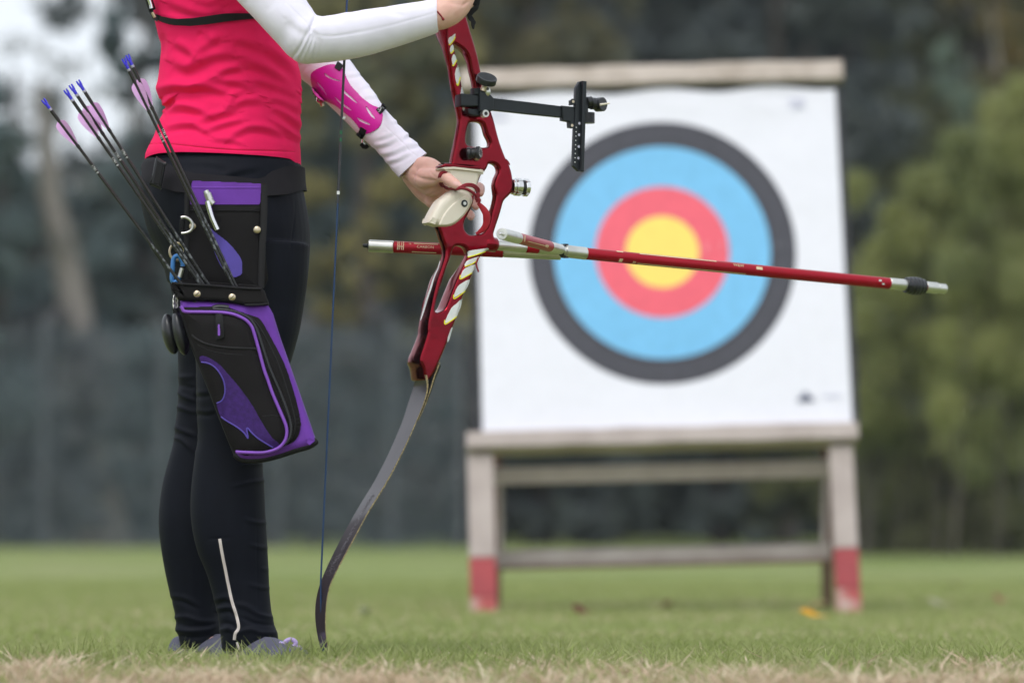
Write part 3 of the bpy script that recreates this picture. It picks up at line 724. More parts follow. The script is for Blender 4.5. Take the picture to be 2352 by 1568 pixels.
def ring(r0, r1_, mt, name, d, parent=pf):
    mb = MB(); n = 96; rs = np.linspace(r0, r1_, 8); v = []; f = []
    for q in rs:
        for k in range(n):
            a = 2 * math.pi * k / n; x = q * math.cos(a); y = q * math.sin(a); v.append(tl(x, y, papz(x, y) + d))
    for i in range(7):
        for k in range(n): f.append((i * n + k, i * n + (k + 1) % n, (i + 1) * n + (k + 1) % n, (i + 1) * n + k))
    return mb.add(v, f).build(name, mt, parent)
ring(0.5, 84.5, 'pgold', 'gold_disc', 0.0015); ring(84.5, 154, 'pred', 'red_ring', 0.0015)
ring(154, 249, 'pblue', 'blue_ring', 0.0015); bk = ring(249, 308, 'pblack', 'black_ring', 0.0015)
ring(279.5, 281.5, 'pline', 'ring_line', 0.0025, bk)
for r_, m_ in ((45, 'pgold'), (119, 'pred'), (201, 'pblue')): pass
for s, x, m_ in (('4', 254 + 10, 'pnum'), ('3', 294, 'pnum'), ('7', 136, 'pnumr'), ('8', 101, 'pnumr')):
    finish('ring_number', text_mesh(s, 0.045, tl(x, -5, 0.012), TU, TV, TN, 0.0003), m_, pf)
# small printed marks in the corners (blurred beyond reading in the photo)
for (x, y, w_, h_, m_) in ((-376, -360, 60, 8, 'plogo'), (-376, -345, 44, 7, 'plogo2'), (-376, -325, 60, 7, 'plogo2'), (326, -350, 36, 7, 'plogo2'), (326, -338, 32, 9, 'plogo2'), (374, 345, 40, 5, 'plogo2')):
    v = [tl(x - w_ / 2, y - h_ / 2, .0125), tl(x + w_ / 2, y - h_ / 2, .0125), tl(x + w_ / 2, y + h_ / 2, .0125), tl(x - w_ / 2, y + h_ / 2, .0125)]
    MB().add(v, [(3, 2, 1, 0)]).build('printed_mark', m_, pf, fix=False)
MB().add([tl(292, 356, .0125), tl(336, 354, .0125), tl(312, 332, .0125)], [(0, 1, 2)]).build('printed_mark', 'plogo', pf, fix=False)

#PART2
# ================================================================== THE ARCHER
person = thing('person', (at(520, 1300, 7.3).x, 7.3, 0.0), 'archer in a pink shirt and black leggings standing side on and holding the red bow', 'person')
# ---- sections (frame px): far/near leg, hips, torso, arms
def row(y, xl, xr, Y, ry): return (xl, y, xr, y, Y, ry)
hips = [row(320, 372, 672, 7.30, .105), row(352, 352, 680, 7.30, .122), row(380, 333, 693, 7.30, .140), row(420, 322, 695, 7.30, .155), row(468, 325, 702, 7.30, .165), row(534, 342, 711, 7.30, .17), row(600, 372, 711, 7.30, .168), row(650, 386, 706, 7.3, .155)]
nleg = [row(560, 400, 711, 7.225, .095), row(633, 420, 707, 7.22, .095), row(690, 430, 700, 7.22, .093), row(760, 440, 688, 7.215, .09), row(837, 450, 667, 7.21, .083), row(900, 450, 640, 7.20, .075),
        row(954, 452, 619, 7.20, .068), row(1004, 455, 609, 7.20, .063), row(1050, 448, 603, 7.20, .062), row(1108, 440, 606, 7.20, .063), row(1150, 437, 608, 7.2, .064), row(1188, 438, 610, 7.20, .063), row(1230, 444, 613, 7.20, .06),
        row(1271, 455, 615, 7.20, .056), row(1315, 473, 617, 7.20, .051), row(1357, 486, 619, 7.20, .048), row(1399, 497, 624, 7.20, .046), row(1425, 503, 629, 7.2, .047), row(1452, 506, 637, 7.20, .047), row(1470, 508, 640, 7.20, .045), row(1493, 511, 637, 7.20, .042)]
fleg = [row(560, 340, 640, 7.385, .09), row(633, 383, 640, 7.385, .09), row(702, 398, 620, 7.39, .088), row(760, 404, 590, 7.39, .083), row(819, 408, 560, 7.40, .075), row(895, 410, 545, 7.40, .068), row(933, 408, 540, 7.40, .065),
        row(977, 402, 537, 7.40, .063), row(1007, 401, 535, 7.40, .062), row(1054, 389, 535, 7.40, .063), row(1116, 372, 535, 7.40, .065), row(1188, 364, 530, 7.40, .066), row(1248, 369, 522, 7.40, .062), row(1316, 380, 515, 7.40, .054),
        row(1373, 393, 508, 7.40, .048), row(1414, 403, 506, 7.40, .046), row(1444, 404, 507, 7.40, .046), row(1462, 411, 509, 7.40, .044), row(1489, 416, 510, 7.40, .040)]
torso = [row(375, 333, 692, 7.30, .142), row(362, 334, 692, 7.30, .140), row(345, 340, 691, 7.30, .137), row(313, 354, 690, 7.30, .130), row(277, 367, 692, 7.30, .124), row(256, 375, 693, 7.30, .122), row(242, 376, 693, 7.3, .121), row(232, 366, 693, 7.3, .12), row(222, 362, 693, 7.30, .12),
         row(192, 363, 690, 7.30, .121), row(154, 367, 684, 7.30, .124), row(108, 369, 676, 7.30, .130), row(85, 364, 671, 7.30, .133), row(51, 357, 668, 7.30, .138), row(26, 351, 667, 7.30, .142), row(0, 346, 664, 7.30, .146),
         row(-60, 338, 655, 7.30, .155), row(-120, 340, 640, 7.30, .168), row(-180, 352, 622, 7.30, .185), row(-225, 375, 600, 7.30, .175), row(-255, 405, 570, 7.30, .12), row(-280, 435, 545, 7.30, .07)]
narm = [(385, -165, 540, -235, 7.145, .062), (435, -110, 590, -178, 7.12, .062), (490, -56, 628, -120, 7.09, .060), (543, 0, 668, -68, 7.07, .058), (605, 66, 703, 0, 7.05, .054), (640, 103, 716, 20, 7.045, .051), (664, 129, 724, 32, 7.04, .049), (694, 146, 737, 38, 7.04, .048),
        (738, 144, 765, 36, 7.045, .046), (800, 137, 804, 28, 7.055, .044), (861, 123, 861, 20, 7.07, .041), (930, 101, 928, 10, 7.09, .037), (980, 84, 972, 3, 7.10, .034), (1000, 76, 996, -3, 7.105, .032), (1006, 72, 1003, -4, 7.106, .031)]
farm = [(430, -150, 560, -215, 7.46, .06), (490, -60, 620, -130, 7.48, .058), (560, 30, 680, -30, 7.48, .055), (622, 108, 728, 42, 7.47, .050), (679, 170, 768, 98, 7.455, .047), (715, 200, 800, 134, 7.44, .045), (746, 233, 826, 170, 7.425, .043), (785, 271, 856, 208, 7.40, .040), (821, 307, 880, 243, 7.375, .037),
        (858, 341, 902, 270, 7.35, .034), (882, 368, 931, 303, 7.33, .032), (902, 392, 960, 333, 7.31, .030), (916, 408, 980, 352, 7.298, .029)]
HND = 7.24
def J(px, py, Y, r_): return (tuple(at(px, py, Y)), r_ / PPM)      # joint, radius in frame px
# ---- body: one continuous skin mesh (torso, neck, head, arms, hands, legs, feet)
parts = [loft(hips, 6, 40, .95), loft(nleg, 6, 28, .93), loft(fleg, 6, 28, .93), loft(torso[3:], 6, 40, .89), loft(narm[:-1], 6, 24, .90), loft(farm[:-1], 6, 24, .80)]
C3 = lambda fn, x, y, Y, r_: J(*fn(x, y), Y, r_)
# far (left) hand round the grip. r3 zoom coordinates; radii in frame px
wr = C3(r3, 560, 300, 7.31, 37)
parts += [blobtube([C3(r3, 560, 310, 7.312, 31), C3(r3, 620, 360, 7.305, 34), C3(r3, 700, 430, 7.285, 36), C3(r3, 800, 520, 7.27, 33)]),
          blobtube([C3(r3, 640, 330, 7.29, 23), C3(r3, 760, 340, 7.262, 23), C3(r3, 880, 400, 7.245, 19)]),                                   # thumb web, upper edge
          blobtube([C3(r3, 560, 440, 7.32, 23), C3(r3, 700, 600, 7.325, 25), C3(r3, 810, 700, 7.32, 22), C3(r3, 850, 760, 7.315, 15)]),       # heel of the palm
          blobtube([C3(r3, 700, 470, 7.25, 24), C3(r3, 820, 450, 7.225, 19.5), C3(r3, 930, 440, 7.195, 14.5), C3(r3, 1000, 490, 7.178, 13), C3(r3, 1075, 540, 7.170, 11.5), C3(r3, 1105, 556, 7.168, 9)]),   # thumb
          blobtube([C3(r3, 800, 540, 7.30, 24), C3(r3, 950, 560, 7.318, 20), C3(r3, 1100, 560, 7.325, 15), C3(r3, 1250, 560, 7.315, 11.5), C3(r3, 1335, 565, 7.285, 11), C3(r3, 1345, 605, 7.262, 10.5), C3(r3, 1345, 640, 7.25, 8.5)]),
          blobtube([C3(r3, 800, 640, 7.31, 22), C3(r3, 950, 680, 7.33, 18), C3(r3, 1100, 700, 7.335, 13.5), C3(r3, 1220, 720, 7.32, 11), C3(r3, 1285, 745, 7.29, 10.5), C3(r3, 1293, 775, 7.27, 10), C3(r3, 1290, 795, 7.258, 8)]),
          blobtube([C3(r3, 790, 700, 7.315, 18), C3(r3, 930, 770, 7.335, 15.5), C3(r3, 1080, 820, 7.335, 12), C3(r3, 1180, 850, 7.32, 10.5), C3(r3, 1232, 880, 7.295, 10), C3(r3, 1236, 905, 7.275, 9), C3(r3, 1232, 918, 7.268, 7)]),
          blobtube([C3(r3, 780, 730, 7.31, 15), C3(r3, 880, 800, 7.325, 12.5), C3(r3, 1000, 870, 7.33, 10.5), C3(r3, 1080, 900, 7.318, 9.5), C3(r3, 1120, 900, 7.30, 8.5)])]
# near (right) hand closed round the top of the bow
H0 = lambda x, y, Y, r_: J(x, y, Y, r_)
parts += [blobtube([H0(985, 36, 7.105, 34), H0(1010, 33, 7.107, 36), H0(1030, 22, 7.11, 38), H0(1048, 6, 7.115, 36), H0(1062, -14, 7.12, 32)]),
          blobtube([H0(1020, -5, 7.115, 26), H0(1045, -28, 7.118, 30), H0(1066, -48, 7.125, 22)]),
          blobtube([H0(1052, 8, 7.12, 20), H0(1070, 4, 7.13, 15), H0(1077, 8, 7.15, 12), H0(1074, 10, 7.18, 11.5), H0(1064, 6, 7.215, 11), H0(1050, 2, 7.23, 9)]),
          blobtube([H0(1056, -14, 7.12, 20), H0(1078, -18, 7.135, 13), H0(1086, -16, 7.16, 12.5), H0(1082, -14, 7.20, 12), H0(1066, -14, 7.23, 11), H0(1052, -14, 7.238, 9)]),
          blobtube([H0(1056, -34, 7.12, 20), H0(1080, -42, 7.135, 13), H0(1088, -42, 7.16, 12.5), H0(1084, -40, 7.20, 12), H0(1068, -38, 7.23, 11), H0(1054, -36, 7.238, 9)]),
          blobtube([H0(1052, -54, 7.12, 18), H0(1076, -68, 7.135, 13), H0(1084, -68, 7.16, 12), H0(1080, -66, 7.20, 11.5), H0(1064, -64, 7.228, 10.5), H0(1052, -62, 7.235, 9)]),
          blobtube([H0(1015, -16, 7.125, 22), H0(1018, -46, 7.15, 17), H0(1028, -70, 7.185, 14), H0(1044, -80, 7.215, 12), H0(1058, -82, 7.225, 9)])]
# neck, head, feet
nk = at(492, -285, 7.30)
parts += [blobtube([(nk + Vector((-.01, 0, -.08)), .062), (nk + Vector((0, 0, .02)), .055), (nk + Vector((.012, 0, .09)), .056)])]
hc = nk + Vector((.035, 0, .19))
parts += [ellipsoid(hc + Vector((-.012, 0, .02)), .094, .076, .098), ellipsoid(hc + Vector((.035, 0, -.045)), .060, .056, .078), blobtube([(hc + Vector((.078, 0, .005)), .012), (hc + Vector((.098, 0, -.022)), .014), (hc + Vector((.085, 0, -.032)), .012)]),
          blobtube([(hc + Vector((.075, -.012, -.062)), .010), (hc + Vector((.083, 0, -.061)), .012), (hc + Vector((.075, .012, -.062)), .010)]), ellipsoid(hc + Vector((.068, 0, -.098)), .026, .028, .022),
          ellipsoid(hc + Vector((-.01, -.078, -.01)), .018, .010, .030), ellipsoid(hc + Vector((-.01, .078, -.01)), .018, .010, .030)]
hl = {'near': (at(508, 1490, 7.25), 7.25, Vector((.70, -.71, 0)).normalized(), .222), 'far': (at(408, 1490, 7.45), 7.45, Vector((.70, -.71, 0)).normalized(), .222)}
feet = {}
for kx, (h_, Yh, dr, ln) in hl.items():
    h_ = Vector((h_.x, Yh, 0)); feet[kx] = (h_, dr, ln)
    an = h_ + dr * .068
    parts.append(blobtube([(an + Vector((0, 0, .13)), .034), (an + Vector((0, 0, .07)), .033), (an + Vector((0, 0, .040)), .030)]))
    parts.append(blobtube([(h_ + dr * .03 + Vector((0, 0, .026)), .020), (h_ + dr * .12 + Vector((0, 0, .028)), .024), (h_ + dr * .18 + Vector((0, 0, .020)), .016), (h_ + dr * (ln - .02) + Vector((0, 0, .018)), .013)]))
body_me = union(parts, .0026, 9, .5)
cre = [(L(r3, [(850, 385), (835, 440), (860, 500)]), 2.0, -.0012, 'r'), (L(r3, [(770, 380), (800, 430), (860, 470)]), 2.2, -.0014, 'r'), (L(r3, [(560, 410), (680, 470), (820, 500), (900, 530)]), 4.5, -.003, 'r'),
       (L(r3, [(690, 700), (800, 640), (900, 600)]), 2.2, -.0012, 'r'), (L(r3, [(750, 745), (820, 725), (890, 725)]), 2.0, -.0013, 'r'), (L(r3, [(985, 455), (975, 490)]), 1.6, -.0009, 'r'),
       (L(t5, [(1180, 190), (1260, 120), (1360, 40)]), 3.2, -.0030, 'r'), (L(t5, [(700, 60), (900, 120), (1150, 150)]), 5, -.0012, 'r')]
displace(body_me, cre)
finish('body', body_me, 'skin', person, angle=None, label='bare hands and ankles showing past the sleeves and leggings')
body_bvh = bvh_of(body_me)
# thumb nail
patch('thumb_nail', L(r3, [(1030, 505), (1075, 505), (1125, 530), (1138, 550), (1110, 560), (1060, 545), (1030, 530)]), 'nail', person, body_bvh, off=.0004, thick=.0006, step=.8)
# hair
hb = [ellipsoid(hc + Vector((-.022, 0, .032)), .100, .083, .098), blobtube([(hc + Vector((-.10, 0, .03)), .03), (hc + Vector((-.15, 0, -.02)), .03), (hc + Vector((-.16, 0, -.12)), .026), (hc + Vector((-.145, 0, -.20)), .012)]),
      ellipsoid(hc + Vector((-.05, 0, -.03)), .055, .074, .06)]
hm = union(hb, .005, 6); finish('hair', hm, 'hair', person, angle=None)
for sy in (-1, 1):
    finish('eye', MB().add(*ellipsoid(hc + Vector((.066, sy * .030, .006)), .012, .012, .012, 8, 12)).mesh(), 'whitetxt', person)
    ey = MB().add(*blobtube([(hc + Vector((.078, sy * .018, .028)), .0035), (hc + Vector((.072, sy * .034, .032)), .0035), (hc + Vector((.056, sy * .048, .028)), .002)], 8)).build('eyebrow', 'hair', person)

# ---- leggings
lg = union([loft(hips, 8, 48), loft(nleg, 8, 36, pw=.92), loft(fleg, 8, 36, pw=.92)], .0032, 5)
S = lambda fn, pts, w_, A, ty='s': (L(fn, pts), w_, A / 1000., ty)
pst = [S(s4, [(760, 240), (690, 235), (600, 250)], 4, 3.0, 'r'), S(s4, [(775, 335), (700, 345), (580, 370)], 4, 3.2, 'r'), S(s4, [(785, 595), (720, 590), (650, 570)], 4, 3.0, 'r'), S(s4, [(790, 745), (740, 740), (680, 725)], 4, 2.6, 'r'),
       S(s4, [(795, 880), (750, 870)], 4, 1.8, 'r'), S(s4, [(802, 990), (750, 985), (680, 965)], 4, 2.6, 'r'), S(s4, [(826, 1170), (740, 1150), (660, 1100), (600, 1090)], 5, 4.2, 'r'), S(s4, [(846, 1262), (760, 1260), (680, 1240), (600, 1270)], 5, 4.2, 'r'),
       S(s4, [(830, 1215), (720, 1205), (640, 1170)], 4, 3.5, 'v'), S(s4, [(490, 1130), (560, 1120), (600, 1150)], 5, 3.2, 's'), S(s4, [(495, 1250), (550, 1235), (590, 1255)], 5, 3.5, 'r'), S(s4, [(510, 1200), (570, 1210), (600, 1240)], 4, 2.5, 'v'),
       S(s4, [(218, 1170), (300, 1165), (380, 1190), (480, 1190)], 5, 4.5, 'r'), S(s4, [(225, 1240), (300, 1250), (420, 1240), (490, 1215)], 5, 4.2, 'r'), S(s4, [(255, 1275), (350, 1290), (500, 1270)], 4, 2.6, 'v'), S(s4, [(240, 1200), (330, 1225), (450, 1215)], 5, 3.5, 'v'),
       S(s4, [(205, 1050), (280, 1060), (360, 1100)], 5, 2.5, 's'), S(s4, [(470, 1080), (530, 1060), (570, 1080)], 6, 2.5, 's'),
       S(r6, [(325, 800), (380, 800), (450, 795)], 5, 3.6, 'r'), S(r6, [(318, 905), (350, 940), (400, 965), (460, 980)], 5, 4.5, 'r'), S(r6, [(312, 1030), (360, 1045), (460, 1080)], 5, 4.5, 'r'), S(r6, [(296, 1185), (350, 1215), (470, 1260)], 5, 4.5, 'r'),
       S(r6, [(290, 1275), (350, 1290), (400, 1340), (450, 1390)], 5, 4.5, 'r'), S(r6, [(320, 860), (400, 880), (455, 885)], 5, 2.5, 'v'), S(r6, [(460, 940), (520, 935), (560, 930)], 5, 2.6, 's'), S(r6, [(465, 1070), (540, 1085), (610, 1070)], 5, 2.6, 's'),
       S(r6, [(465, 900), (470, 1000)], 4, 1.0, 'v'),
       S(r5, [(520, 300), (700, 290), (900, 290), (1100, 240), (1250, 210)], 7, 2.6, 's'), S(r5, [(500, 150), (800, 170), (1000, 230), (1200, 190)], 9, 1.5, 's'), S(r5, [(1640, 520), (1640, 700), (1610, 950), (1600, 1200), (1560, 1500)], 1.6, 1.1, 'v'),
       S(r5, [(120, 420), (150, 620), (200, 800)], 7, 1.6, 's'), S(s4, [(470, 230), (455, 450), (455, 650)], 1.5, .8, 'v'), S(s4, [(725, 600), (728, 900), (730, 1120)], 1.5, .8, 'v'), S(s4, [(430, 690), (500, 690), (570, 680)], 3, 1.6, 'v'), S(s4, [(355, 800), (350, 1150)], 1.5, .8, 'v'),
       S(s4, [(540, 700), (555, 900), (590, 1090)], 3.5, 1.2, 'v'),
       S(s4, [(510, 1330), (600, 1322), (700, 1330), (850, 1320)], 2, 1.2, 'v'), S(s4, [(265, 1345), (400, 1352), (510, 1350)], 2, 1.0, 'v')]
displace(lg, pst, nz=.0016, nscale=11)
lgo = finish('leggings', lg, 'pants', person, angle=None); leg_bvh = bvh_of(lg)
def strip(name, pts, w_, mat_, parent, surf, off=.001, thick=.0012, step=1.0, n=5, **k):
    P = np.array(cr(pts, n)); d = np.gradient(P, axis=0); d /= np.linalg.norm(d, axis=1)[:, None] + 1e-9; N = np.stack([-d[:, 1], d[:, 0]], 1)
    ws = np.array(w_ if hasattr(w_, '__len__') else [w_] * len(P), float)
    if len(ws) != len(P): ws = np.interp(np.linspace(0, 1, len(P)), np.linspace(0, 1, len(ws)), ws)
    v = []; f = []; m = 4; last = 7.2
    for i in range(len(P)):
        for j in range(m + 1):
            q = P[i] + N[i] * (j / m - .5) * ws[i]
            dd = ray(q[0], q[1]).normalized()
            if callable(surf): p = surf(q[0], q[1])
            else:
                h = surf.ray_cast(CAM, dd); last = h[3] if h[0] is not None else last; p = CAM + dd * last
            v.append(p - dd * (off + thick * (1 - (2 * j / m - 1) ** 4)))
    # back row to give it body
    nb_ = len(v)
    for i in range(len(P)):
        for j in (0, m):
            dd = (v[i * (m + 1) + j] - CAM).normalized(); v.append(v[i * (m + 1) + j] + dd * (off + thick))
    for i in range(len(P) - 1):
        for j in range(m): f.append((i * (m + 1) + j, (i + 1) * (m + 1) + j, (i + 1) * (m + 1) + j + 1, i * (m + 1) + j + 1))
        a, b = i * (m + 1), (i + 1) * (m + 1); f.append((a, nb_ + 2 * i, nb_ + 2 * i + 2, b)); f.append((a + m, b + m, nb_ + 2 * i + 3, nb_ + 2 * i + 1))
    return MB().add(v, f).build(name, mat_, parent, fix=False, **k)
strip('reflective_stripe', L(s4, [(500, 690), (515, 780), (535, 880), (555, 980), (575, 1070), (600, 1150), (614, 1210), (612, 1240), (595, 1265), (589, 1305)]), 7, 'reflect', lgo, leg_bvh, off=.0006)
strip('reflective_stripe', L(s4, [(604, 1318), (615, 1350), (626, 1382)]), [5, 5, 3], 'reflect', lgo, leg_bvh, off=.0006)

# ---- shirt: a fine loft with folds
v, f = loft(torso, 14, 330, 1.0, caps=False)
me = bpy.data.meshes.new('s'); me.from_pydata([tuple(p) for p in v], [], f); me.update()
bm = bmesh.new(); bm.from_mesh(me); bmesh.ops.recalc_face_normals(bm, faces=bm.faces); bm.to_mesh(me); bm.free()
sst = [S(z7, [(230, 60), (500, 170), (760, 190), (900, 110)], 11, 3.0), S(z7, [(150, 215), (300, 262), (560, 282), (820, 235)], 7, 2.0), S(z7, [(560, 20), (720, 70), (880, 20)], 9, 2.0), S(z7, [(950, 250), (1100, 180), (1220, 200)], 9, 2.4),
       S(z7, [(300, 560), (440, 640), (570, 740)], 10, 3.0), S(z7, [(620, 690), (720, 600), (880, 540)], 10, 3.2), S(z7, [(300, 810), (450, 875), (600, 820), (800, 730), (1080, 725)], 12, 4.6), S(z7, [(860, 955), (980, 900), (1170, 870)], 9, 4.0),
       S(z7, [(630, 1065), (800, 1030), (980, 1045), (1150, 1085), (1350, 1190)], 10, 4.0), S(z7, [(90, 1165), (300, 1120), (500, 1130), (640, 1118), (800, 1138), (970, 1185)], 10, 6.5), S(z7, [(150, 1330), (220, 1300), (275, 1240)], 6, 6.0), S(z7, [(190, 1400), (380, 1365), (560, 1395), (720, 1455)], 9, 4.6),
       S(z7, [(950, 1405), (1080, 1335), (1200, 1285), (1420, 1290)], 10, 4.0), S(z7, [(1050, 530), (1200, 560), (1400, 640)], 10, 2.6), S(z7, [(1130, 760), (1300, 830), (1480, 920), (1650, 1010), (1810, 1130)], 11, 4.6), S(z7, [(1290, 1035), (1450, 1060), (1650, 1145), (1860, 1270)], 11, 4.4),
       S(z7, [(1500, 1240), (1650, 1290), (1870, 1410)], 10, 3.6), S(z7, [(1420, 600), (1600, 740), (1750, 900), (1860, 1080)], 11, 3.6), S(z7, [(1010, 1310), (1080, 1210), (1200, 1180)], 8, 3.4), S(z7, [(600, 480), (625, 430), (640, 400)], 5, 2.0, 'v'), S(z7, [(700, 450), (780, 510), (900, 480)], 9, 2.0),
       S(r1, [(640, 1105), (800, 1055), (1010, 1010)], 8, 3.0), S(r1, [(750, 1175), (900, 1122), (1060, 1090)], 7, 2.8), S(r1, [(370, 1165), (500, 1132), (620, 1140), (760, 1215)], 7, 3.4), S(r1, [(940, 1255), (1080, 1170), (1200, 1160), (1330, 1190), (1440, 1225)], 8, 3.4),
       S(r1, [(215, 1290), (420, 1292), (700, 1322), (1000, 1345), (1300, 1352), (1520, 1362)], 2.2, 1.5, 'v'), S(r1, [(1320, 975), (1450, 1050), (1570, 1160)], 8, 3.4), S(r1, [(1330, 1100), (1450, 1185), (1570, 1270)], 7, 2.8), S(r1, [(780, 1260), (950, 1270), (1050, 1300)], 6, 1.8),
       S(r1, [(330, 300), (345, 400), (340, 520)], 7, 2.5, 'v'), S(r1, [(300, 880), (330, 925), (350, 935)], 6, 4.0, 'v'),
       S(z7, [(930, 0), (932, 290), (1000, 420), (1060, 600), (1130, 800), (1200, 900), (1300, 1100), (1440, 1225), (1510, 1400)], 1.1, .9, 'v')]
nv_ = len(me.vertices); V_ = np.empty(nv_ * 3, np.float32); me.vertices.foreach_get('co', V_); V_ = V_.reshape(-1, 3); px_, py_ = proj_np(V_)
hem = np.interp(px_, [333, 345, 364, 415, 492, 569, 667, 687, 697], [367, 363, 360, 360, 365, 369, 372, 384, 391])
V_[:, 2] -= ((hem - 375) * np.clip((py_ - 315) / 60, 0, 1) / PPM).astype(np.float32); me.vertices.foreach_set('co', V_.ravel()); me.update()
displace(me, [(a_, b_, c_ * 1.3, d_) for a_, b_, c_, d_ in sst], nz=.0022, nscale=9)
n = len(me.vertices)
shirt_me = modmesh(me, [('SOLIDIFY', dict(thickness=.0022, offset=-1.0))])
shirt = finish('shirt', shirt_me, 'shirt', person, angle=None); shirt_bvh = bvh_of(shirt_me)
strip('hem_stitching', L(r1, [(215, 1288), (420, 1290), (700, 1320), (1000, 1343), (1300, 1350), (1520, 1360)]), 1.1, 'seam', shirt, shirt_bvh, off=.0003, thick=.0003)

# ---- sleeves
def sleeve(secs, strokes, name, npp=14):
    v, f = loft(secs, npp, 120, 1.0, caps=False, pw=.95); me = bpy.data.meshes.new('s'); me.from_pydata([tuple(p) for p in v], [], f); me.update()
    bm = bmesh.new(); bm.from_mesh(me); bmesh.ops.recalc_face_normals(bm, faces=bm.faces); bm.to_mesh(me); bm.free()
    displace(me, strokes, nz=.0012, nscale=14)
    me = modmesh(me, [('SOLIDIFY', dict(thickness=.0016, offset=-1.0))]); o = finish(name, me, 'white', person, angle=None); return o, bvh_of(me)
s_near = [S(r1, [(1500, 520), (1560, 440), (1640, 290)], 4.5, 3.2, 'v'), S(r1, [(1560, 545), (1610, 450), (1660, 340), (1665, 260)], 4, 3.0, 'v'), S(r1, [(1610, 560), (1650, 460), (1685, 360), (1690, 270)], 4, 3.0, 'v'), S(r1, [(1660, 570), (1700, 470), (1715, 370), (1700, 290)], 4, 2.8, 'v'),
          S(r1, [(1720, 560), (1745, 470), (1745, 380), (1710, 300)], 5, 2.2, 'v'), S(r1, [(1640, 300), (1690, 200), (1715, 140)], 5, 3.5, 'v'), S(r1, [(1660, 260), (1740, 315), (1850, 325), (2050, 300), (2240, 270)], 2, 1.3, 'v'), S(r1, [(1420, 0), (1530, 110), (1640, 220)], 1.5, 1.0, 'v'),
          S(r1, [(1060, 30), (1120, -10)], 4, 1.5, 'v'), S(r1, [(1260, 100), (1360, 10)], 4, 1.2, 'v'), S(r1, [(1460, 180), (1560, 260), (1640, 300)], 9, 1.6, 's'), S(r1, [(1760, 150), (1800, 110), (1900, 95)], 5, 1.5, 'v'), S(r1, [(2000, 110), (2050, 90), (2120, 80)], 5, 1.5, 'v'),
          S(r2, [(0, 260), (250, 215), (450, 165), (690, 95)], 1.6, 1.0, 'v'), S(r2, [(270, 60), (330, 100), (420, 120)], 6, 1.6, 'v'), S(r2, [(655, 10), (680, 60), (690, 130), (685, 200), (660, 250)], 2.0, 1.2, 'v')]
sln, sln_bvh = sleeve(narm, s_near, 'sleeve')
s_far = [S(z6, [(740, 340), (850, 330), (920, 300)], 4, 1.2), S(z6, [(900, 520), (980, 470), (1060, 460)], 4, 1.0), S(z6, [(100, 260), (150, 200), (200, 150)], 4, 2.4, 'v'), S(z6, [(150, 320), (210, 240), (280, 190)], 4, 1.8, 'v'),
         S(z6, [(1100, 1220), (1250, 1190), (1380, 1120)], 4.5, 2.2), S(z6, [(1170, 1330), (1350, 1290), (1560, 1180)], 4.5, 2.2), S(z6, [(1120, 1130), (1250, 1090), (1330, 1050)], 4.5, 1.6), S(z6, [(1330, 920), (1420, 900), (1480, 930)], 4, 1.8), S(z6, [(1440, 1120), (1540, 1060), (1600, 1070)], 4, 2.2),
         S(z6, [(1180, 910), (1300, 1030), (1430, 1150), (1530, 1260), (1640, 1340)], 1.4, 1.0, 'v'), S(z6, [(1480, 1250), (1600, 1200), (1660, 1200)], 4.5, 2.0), S(z6, [(940, 620), (1050, 600), (1120, 600)], 4, 1.2), S(z6, [(1250, 1420), (1400, 1380), (1550, 1300)], 4.5, 2.0)]
slf, slf_bvh = sleeve(farm, s_far, 'sleeve')

